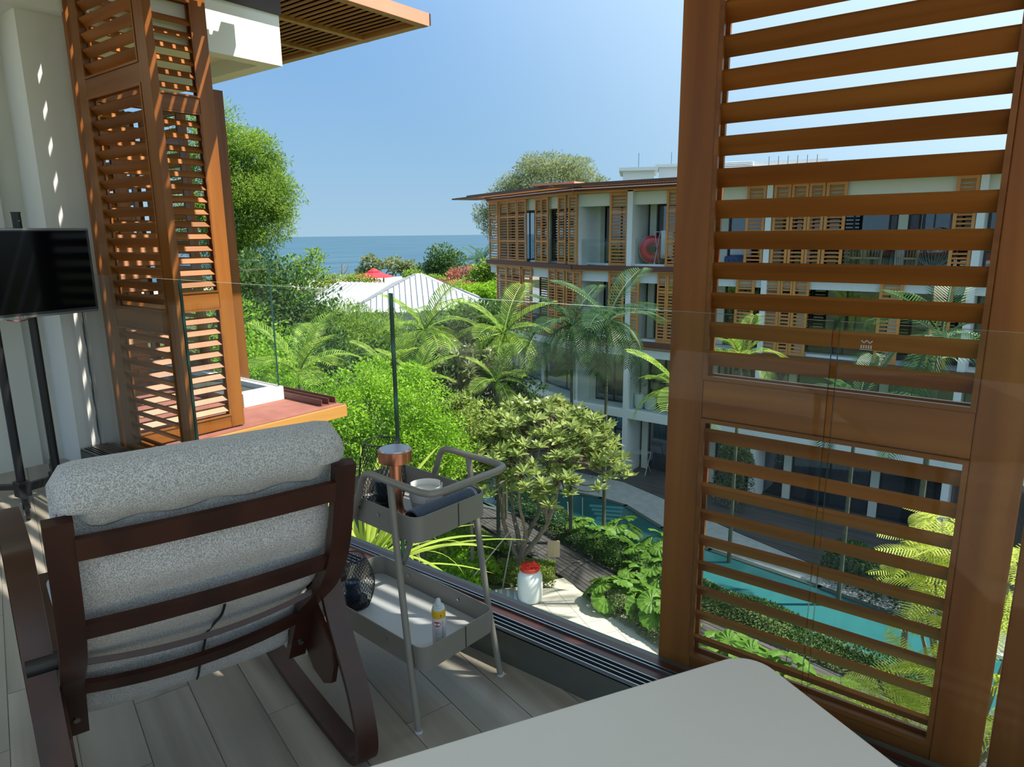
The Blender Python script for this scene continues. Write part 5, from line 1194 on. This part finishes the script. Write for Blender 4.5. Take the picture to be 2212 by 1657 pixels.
# fan palms
fp = [(1258, 1165, .50), (1300, 1190, .52), (1345, 1168, .55), (1330, 1205, .5), (1385, 1225, .55), (1418, 1195, .5), (1425, 1262, .55), (1375, 1262, .5), (1440, 1225, .5)]
for i, (px, py, R) in enumerate(fp): fan_palm('round-leaved fan palm in the shaded bed along the pool, number %s from the left' % ('first', 'second', 'third', 'fourth', 'fifth', 'sixth', 'seventh', 'eighth', 'ninth')[i] if False else ['leftmost', 'second', 'third', 'fourth', 'fifth', 'sixth', 'seventh', 'eighth', 'rightmost'][sorted(range(9), key=lambda q: fp[q][0]).index(i)]+' round-leaved fan palm in the shaded bed along the pool', gp(px, py), 6, R*.72, .6, seed=i)
fp2 = [(1318, 1308, .55), (1352, 1298, .5), (1385, 1330, .55), (1422, 1355, .55), (1452, 1372, .5)]
for i, (px, py, R) in enumerate(fp2): fan_palm(['leftmost', 'second', 'third', 'fourth', 'rightmost'][i]+' bright sunlit fan palm in the bed at the pavement edge', gp(px, py), 7, R*.72, .75, seed=30+i)
fp3 = [(1545, 1435, .5), (1590, 1450, .5), (1640, 1475, .5), (1690, 1500, .5), (1740, 1530, .5), (1800, 1560, .5), (1560, 1475, .5), (1620, 1505, .5)]
for i, (px, py, R) in enumerate(fp3): fan_palm(['leftmost', 'second', 'third', 'fourth', 'fifth', 'sixth', 'seventh', 'rightmost'][sorted(range(8), key=lambda q: fp3[q][0]).index(i)]+' fan palm behind the lowest slats of the large shutter', gp(px, py), 7, R*.75, .75, seed=50+i)
# hedges
hedge('dense dark hedge between the boardwalk and the pool', [g2(19.0, 15.2), g2(18.3, 13.0), g2(17.55, 11.2), g2(16.95, 9.2), g2(16.45, 7.4), g2(16.1, 5.0), g2(15.75, 2.4), g2(15.2, .0)], 1.0*KS, .55, 22000, LM['dark'], .085)
hedge('small leaved border hedge along the pavement at right', [g2(14.65, 8.35), g2(14.25, 7.2), g2(13.75, 5.8), g2(13.4, 4.6)], .55, .50, 7000, LM['grey'], .06)
hedge('sunny ground cover around the frangipani trunk', [g2(15.0, 10.15), g2(14.5, 10.9), g2(14.2, 11.7), g2(13.6, 12.3)], 1.1, .40, 8000, LM['olive'], .075, group='ground cover beds', name='ground_cover')
hedge('leafy ground cover left of the frangipani', [g2(14.6, 12.0), g2(14.9, 13.0), g2(15.2, 14.6)], 1.4, .5, 6000, LM['mid'], .11, group='ground cover beds', name='ground_cover')
hedge('broad leaved ground cover below the strap-leaved palm', [g2(12.2, 12.0), g2(13.2, 11.7), g2(13.9, 12.6), g2(14.0, 14.2)], 1.6, .6, 6000, LM['bright'], .15, 'round', group='ground cover beds', name='ground_cover')
hedge('dark shrubs on the far side of the pool', [g2(19.9, 3.9), g2(19.2, 2.2), g2(18.9, .6)], 1.3, 1.1, 7000, LM['dark'], .10, group='ground cover beds', name='ground_cover')
hedge('climbing dark shrubs beside the terrace column', [g2(22.9, 13.4), g2(22.6, 14.6)], .8, 2.6, 3500, LM['dark'], .11, group='ground cover beds', name='ground_cover')
hedge('screen of dry shrubs beside the terrace door', [g2(23.2, 8.6), g2(22.9, 7.4)], .7, 2.2, 4000, LM['grey'], .10, group='ground cover beds', name='ground_cover')
# potted olive foliage
C, N = blob_points(500, [(0, 0, .75, .38, .38, .5)], .2); o = link('foliage', leaf_mesh('foliage', C, N, .09, 'thin'), LM['grey'], OLIVE[3], kind='stuff'); o.location = (0, 0, OLIVE[2]-LV[1]-.02)
MB().tube([(OLIVE[0], OLIVE[1], OLIVE[2]), (OLIVE[0]+.04, OLIVE[1], OLIVE[2]+.6)], .02, 6).build('stem', bark, OLIVE[3])
# ---- feathery flame tree in front of the right part of the large shutter
def feather_mesh():
    V = []; F = []
    for i in range(15):
        t = .10+.90*i/14; x = t; z = -.22*t*t; l = .34*math.sin(math.pi*(.12+.80*t))**.7
        for s in (-1, 1):
            a = s*1.05; d = np.array([math.cos(a)*.55, math.sin(a), -.12]); d /= np.linalg.norm(d); p = np.array([x, 0, z]); w = np.array([.020, 0, 0]); k = 6; b0 = len(V)
            for q in range(k+1):
                u = q/k; c = p+d*l*u+np.array([0, 0, -.10*l*u*u]); ww = w*(1-.55*u); V += [c-ww, c+ww]
            for q in range(k): F.append((b0+2*q, b0+2*q+1, b0+2*q+3, b0+2*q+2))
    for i in range(8):
        pass
    b0 = len(V)
    for i in range(9): t = i/8; V += [(t, -.008, -.22*t*t+.004), (t, .008, -.22*t*t+.004)]
    for i in range(8): F.append((b0+2*i, b0+2*i+1, b0+2*i+3, b0+2*i+2))
    me = bpy.data.meshes.new('feather_leaf'); me.from_pydata([tuple(v) for v in V], [], F); me.update(); me.materials.append(LM['fern']); return me
FEA = feather_mesh()
fb = atd(2060, 1500, 9.6); ft = thing('flame_tree', 'flame tree with yellow green feathery leaves outside the right side of the large shutter', 'tree', (float(fb[0]), float(fb[1]), G))
tips = [atd(px, py, D) for px, py, D in ((2035, 1120, 10.5), (1985, 1160, 10.3), (2060, 1200, 9.8), (1960, 1235, 10), (2020, 1260, 9.5), (2090, 1160, 9.5), (2120, 1250, 9.3), (2000, 1320, 9.3), (2060, 1350, 9.2), (2130, 1340, 9.0), (1980, 1430, 9.0), (2040, 1450, 8.8), (1900, 1480, 8.8), (1930, 1545, 8.6), (2000, 1545, 8.5), (2190, 1220, 8.8), (2200, 1340, 8.6), (2200, 1480, 8.4), (1830, 1530, 8.8), (1990, 1190, 9.8), (2180, 1560, 8.2), (1760, 1520, 9))]
top = np.array([fb[0]+.2, fb[1]-.2, -5.6]); b = MB(); b.tube(bez([(fb[0], fb[1], G-.03), (fb[0]+.1, fb[1]-.1, -7.2), tuple(top)], 4), np.linspace(.16, .09, 9), 8)
for q in tips: b.tube(bez([top, (top+q)/2+np.array([0, 0, -.12]), q], 4), np.linspace(.05, .012, 9), 5)
b.build('trunk', bark, ft, smooth=True); rs = random.Random(9)
for i, q in enumerate(tips):
    for k in range(7):
        o = link('feather_leaf', FEA, None, ft); o.location = (q[0]-fb[0]+rs.uniform(-.05, .05), q[1]-fb[1]+rs.uniform(-.05, .05), q[2]-G); o.rotation_euler = (rs.uniform(-.4, .4), rs.uniform(-.45, .35), k*.9+rs.uniform(-.4, .4)); s = rs.uniform(.42, .68); o.scale = (s, s, s)
# ================================================================== distance: roofs, trees, beach
roofm = mat('white standing seam roof', (.47, .49, .51), .5, var=.03)
def hip(label, apex, corners, ribs=True, group=None, ridge=None):
    t = thing('hip_roof', label, 'roof', (float(np.mean([c[0] for c in corners])), float(np.mean([c[1] for c in corners])), corners[0][2]-2.6), 0, group)
    n = len(corners); tops = ridge if ridge is not None else [apex]*n
    for i in range(n):
        a, b_, ta, tb = np.array(corners[i]), np.array(corners[(i+1) % n]), np.array(tops[i]), np.array(tops[(i+1) % n]); V = [a, b_, tb, ta]
        nn = np.cross(b_-a, ta-a if np.linalg.norm(ta-a) > 1e-6 else tb-a); nn /= np.linalg.norm(nn); nn = nn if nn[2] > 0 else -nn
        same = np.linalg.norm(ta-tb) < 1e-6; P4 = [a, b_, tb] if same else V; k = len(P4)
        MB().add([tuple(p) for p in P4]+[tuple(p-nn*.12) for p in P4], [tuple(range(k)), tuple(range(2*k-1, k-1, -1))]+[(q, (q+1) % k, k+(q+1) % k, k+q) for q in range(k)]).build('roof_plane', roofm, t)
        m = MB(); L = np.linalg.norm(b_-a); m_n = int(L/.35); e = (b_-a)/L; up = tb-a if same else (ta+tb)/2-(a+b_)/2; up = up-e*(up@e); hgt = np.linalg.norm(up); up /= hgt
        for q in range(1, m_n):
            s = L*q/m_n; xa, xb = (ta-a)@e, (tb-a)@e
            f = min(s/xa if xa > 1e-6 and s < xa else 1.0, (L-s)/(L-xb) if L-xb > 1e-6 and s > xb else 1.0); f = max(.02, min(1, f))
            p = a+e*s; m.tube([tuple(p+nn*.03), tuple(p+up*hgt*f+nn*.03)], .045, 4)
        m.build('seams', mat('grey roof seam', (.30, .32, .35), .5), t, kind='stuff')
    c = np.mean(np.array(corners), axis=0); m = MB()
    for i in range(n):
        p, q = np.array(corners[i])*.93+c*.07, np.array(corners[(i+1) % n])*.93+c*.07; z1 = corners[0][2]-.05; m.add([(p[0], p[1], G), (q[0], q[1], G), (q[0], q[1], z1), (p[0], p[1], z1)], [(0, 1, 2, 3)])
    m.build('walls', bwhite, t); return t
ap = atd(903, 590, 46); cR = atd(1068, 667, 42); ze = cR[2]; cx, cy = ap[0], ap[1]
vR = np.array([cR[0]-cx, cR[1]-cy]); vP = np.array([-vR[1], vR[0]])
hip('white hipped pavilion roof with a pointed apex beyond the garden', ap, [(cx+vR[0], cy+vR[1], ze), (cx+vP[0], cy+vP[1], ze), (cx-vR[0], cy-vR[1], ze), (cx-vP[0], cy-vP[1], ze)], group='white pavilion roofs')
rA, rB = atd(735, 613, 50), atd(880, 608, 47); eL, eR = atd(632, 668, 44), atd(905, 680, 41)
zr = (rA[2]+rB[2])/2; rA[2] = rB[2] = zr; z2 = (eL[2]+eR[2])/2; bk = (rA+rB)/2*2-(eL+eR)/2
hip('lower white hipped roof left of the pointed one', None, [(eL[0], eL[1], z2), (eR[0], eR[1], z2), (rB[0]*2-eR[0], rB[1]*2-eR[1], z2), (rA[0]*2-eL[0]-2, rA[1]*2-eL[1], z2)], group='white pavilion roofs', ridge=[rA, rB, rB, rA])
# flat gravel roof in the garden
fr_ = [onz(px, py, -4.6) for px, py in ((655, 812), (705, 778), (800, 764), (835, 800), (725, 835))]; c = np.mean(np.array(fr_), axis=0)
t = thing('flat_roof', 'low flat white roof with gravel between the palms', 'roof', (float(c[0]), float(c[1]), G))
MB().prism([tuple(p[:2]) for p in fr_], -4.9, -4.62).build('roof_slab', bwhite, t); MB().prism([tuple((p*.94+c*.06)[:2]) for p in fr_], -4.6195, -4.59).build('gravel', mat('pale gravel', (.42, .40, .36), .95, var=.2, scale=6), t)
MB().prism([tuple((p*.9+c*.1)[:2]) for p in fr_], G, -4.905).build('walls', bwhite, t)
# big feathery tree at left
def tree_px(name, label, base_px, D, lst, n, size, kind, shape='oval', trunk=.18, group='trees beyond the garden', tilt=.7, inner=.45, cat='tree'):
    p = atd(base_px, 700, D); base = (float(p[0]), float(p[1]), G); bl_ = blobs_px(base, [(q[0], q[1], D+(q[4] if len(q) > 4 else 0), q[2], q[3]) for q in lst]); return bush(name, label, cat, base, bl_, n, size, LM[kind], shape, group, inner, trunk, tilt)
tree_px('tall_tree', 'tall light green feathery tree rising behind the sunlit shutter', 470, 33, [(515, 325, 1.4, 1.0), (555, 345, 1.1, .9), (510, 380, 1.9, 1.4), (585, 385, 1.0, .8), (560, 430, 1.7, 1.2), (610, 430, .6, .5), (500, 470, 2.0, 1.5), (565, 490, 1.3, 1.1), (545, 540, 1.3, 1.0), (500, 560, 1.6, 1.3), (450, 420, 2.2, 2.4), (440, 300, 1.8, 1.6), (590, 350, .7, .6), (600, 460, .8, .6), (530, 430, 1.8, 1.5)], 60000, .17, 'mid', 'thin', inner=.25)
tree_px('tall_tree', 'dusky green tree spreading above the roof of the building opposite', 1190, 47, [(1195, 385, 2.6, 1.5), (1140, 390, 1.6, 1.1), (1250, 385, 1.8, 1.2), (1170, 365, 1.5, 1.0), (1225, 362, 1.6, 1.0), (1110, 405, 1.2, .9), (1280, 395, 1.0, .8), (1090, 425, 1.2, .9), (1060, 455, 1.0, 1.0), (1045, 475, .8, .9), (1060, 500, .6, .6)], 17000, .22, 'grey', 'thin')
tree_px('garden_tree', 'slender airy green tree standing by the beach', 660, 85, [(640, 565, 1.6, .9), (680, 560, 1.4, .9), (660, 585, 2.0, 1.0), (690, 590, 1.3, .8), (630, 590, 1.3, .7), (675, 548, .9, .7), (650, 605, 1.2, .6)], 1500, .36, 'mid', trunk=.14)
tree_px('garden_tree', 'round dense dark green tree near the water', 955, 85, [(955, 572, 2.9, 2.1), (940, 585, 2.4, 1.6), (975, 590, 2.4, 1.6)], 6000, .32, 'dark', trunk=.2)
tree_px('garden_tree', 'low greenish tree behind the red parasol', 830, 95, [(800, 570, 1.8, 1.0), (850, 575, 1.8, 1.0), (880, 580, 1.4, .9), (790, 585, 1.2, .8), (900, 590, 1.6, .9)], 2600, .40, 'grey', trunk=.12)
tree_px('garden_tree', 'dry reddish branched shrub right of the round tree', 1005, 70, [(1000, 592, 1.3, .9), (1020, 588, 1.1, .8), (985, 600, 1.0, .7)], 700, .28, 'pink', trunk=.12)
tree_px('garden_tree', 'leafy bush in front of the building end wall', 1045, 66, [(1045, 590, 1.3, 1.0), (1060, 575, 1.2, .8), (1030, 605, 1.2, .8), (1055, 610, 1.3, .8)], 3000, .28, 'mid', trunk=.12)
tree_px('garden_tree', 'orange flowering shrubs in front of the beach railing', 770, 80, [(700, 612, 1.6, .7), (740, 608, 1.8, .8), (775, 606, 1.6, .7), (805, 612, 1.4, .6)], 3000, .26, 'olive', trunk=.1)
tree_px('garden_tree', 'green shrubs at the foot of the airy beach tree', 600, 70, [(560, 620, 2.0, 1.0), (600, 622, 1.2, .6), (620, 640, 1.6, .6), (580, 645, 2.0, .9), (650, 650, 1.8, .5)], 6000, .26, 'bright', trunk=.1)
tree_px('garden_tree', 'low bright hedge mass beside the building end', 1030, 58, [(1000, 628, 1.8, .6), (1035, 632, 1.8, .7), (1060, 628, 1.4, .7), (1040, 648, 1.5, .5)], 4500, .22, 'bright', trunk=.1)
tree_px('garden_tree', 'dark shrub mass between the white roof and the round tree', 930, 72, [(910, 605, 1.4, .8), (935, 612, 1.8, .8), (970, 615, 1.8, .8), (890, 600, 1.3, .7)], 4000, .26, 'mid', trunk=.1)
tree_px('garden_tree', 'pinkish bougainvillea strip below the round tree', 975, 64, [(960, 612, 1.2, .35), (990, 616, 1.4, .35), (1020, 617, 1.2, .3)], 1200, .22, 'pink', trunk=.08)
tree_px('garden_tree', 'green shrubs behind the neighbouring glass panel', 545, 45, [(530, 600, 1.8, 1.5), (560, 640, 1.8, 1.3), (590, 660, 1.4, 1.0), (540, 670, 1.8, 1.2)], 7000, .22, 'olive', trunk=.1)
p = atd(1045, 570, 75); palm('feather_palm', 'distant palm against the sea beside the building end', (float(p[0]), float(p[1]), G), float(p[2]-G), 11, 2.4, 'palmdark', seed=21)
p = atd(1030, 572, 78); palm('feather_palm', 'farther palm against the sea, left of the other', (float(p[0]), float(p[1]), G), float(p[2]-G), 11, 2.2, 'palmdark', seed=22)
# bare tree, poles
def bare(label, px, py, D, h, seed):
    p = atd(px, py, D); t = thing('bare_tree', label, 'tree', (float(p[0]), float(p[1]), G), 0, 'bare trees by the beach'); r_ = random.Random(seed); b = MB(); H_ = float(p[2]-G)
    b.tube([(0, 0, -.05), (.05, 0, H_*.6), (.1, 0, H_)], [.13, .10, .05], 6)
    for k in range(10):
        z0 = H_*r_.uniform(.45, .95); a = r_.uniform(0, 6.28); l = h*r_.uniform(.5, 1.0); b.tube([(.05, 0, z0), (.05+l*.5*math.cos(a), l*.5*math.sin(a), z0+l*.45), (.05+l*.8*math.cos(a), l*.8*math.sin(a), z0+l)], [.05, .03, .012], 5)
    b.build('branches', bark, t, world_coords=False)
bare('bare thin tree against the sea left of the red parasol', 737, 570, 90, 2.4, 1); bare('bare dry tree beside the neighbouring glass edge', 596, 572, 70, 1.2, 2); bare('bare branched tree right of the round tree', 1000, 585, 69, 2.2, 3)
# red parasol
pb = atd(808, 597, 82); pt = thing('parasol', 'red beach parasol among the trees by the water', 'parasol', (float(pb[0]), float(pb[1]), G)); redm = mat('red parasol cloth', (.62, .02, .035), .7); zc = float(pb[2])
MB().tube([(pb[0], pb[1], G), (pb[0], pb[1], zc+.6)], .05, 6).build('pole', M['darkalu'], pt)
for k in range(8):
    a0, a1 = k*math.pi/4, (k+1)*math.pi/4; R_ = 2.3; V = [(pb[0]+.55*math.cos(a0), pb[1]+.55*math.sin(a0), zc+.55), (pb[0]+.55*math.cos(a1), pb[1]+.55*math.sin(a1), zc+.55), (pb[0]+R_*math.cos(a1), pb[1]+R_*math.sin(a1), zc-.05), (pb[0]+R_*math.cos(a0), pb[1]+R_*math.sin(a0), zc-.05)]
    MB().add(V+[(x, y, z-.04) for x, y, z in V], [(0, 3, 2, 1), (4, 5, 6, 7), (2, 3, 7, 6), (0, 1, 5, 4), (1, 2, 6, 5), (3, 0, 4, 7)]).build('canopy_panel', redm, pt)
MB().lathe([(.75, .55), (.05, .95), (.01, .96)], (pb[0], pb[1], zc), 8).build('vent_cap', redm, pt)
# beach wall and railing in front of the water
q0, q1 = atd(575, 640, 96), atd(720, 636, 96); t = thing('beach_wall', 'low pale wall with railing posts between garden and beach', 'wall', (float((q0[0]+q1[0])/2), float((q0[1]+q1[1])/2), G)); z_ = atd(640, 634, 96)[2]
d2 = unit(np.array(q1[:2])-np.array(q0[:2])); n2 = np.array([-d2[1], d2[0]]); c = (q0+q1)/2; LL = float(np.linalg.norm(q1[:2]-q0[:2]))
MB().obox((c[0], c[1], (G+z_)/2), (*d2, 0), (*n2, 0), (0, 0, 1), LL/2, .2, (z_-G)/2).build('wall_body', mat('pale beach wall', (.52, .46, .40), .9), t)
for k in range(12): e = q0[:2]+d2*LL*k/11; MB().box(e[0]-.06, e[0]+.06, e[1]-.06, e[1]+.06, z_+.001, z_+1.1).build('post', mat('grey post', (.35, .33, .30), .9), t)
# white picket fence by the hedge next to the building end
q0, q1 = atd(1000, 640, 50), atd(1066, 652, 46); t = thing('garden_fence', 'pale low fence beside the white pavilion roof', 'fence', (float((q0[0]+q1[0])/2), float((q0[1]+q1[1])/2), G)); 
for k in range(14):
    e = q0+(q1-q0)*k/13; MB().box(e[0]-.05, e[0]+.05, e[1]-.05, e[1]+.05, G, e[2]).build('picket', mat('pale fence', (.55, .52, .46), .8), t)
for f_ in (.15, 1.0): MB().tube([(q0[0], q0[1], q0[2]-f_), (q1[0], q1[1], q1[2]-f_)], .04, 4).build('fence_rail', mat('pale fence', (.55, .52, .46), .8), t)
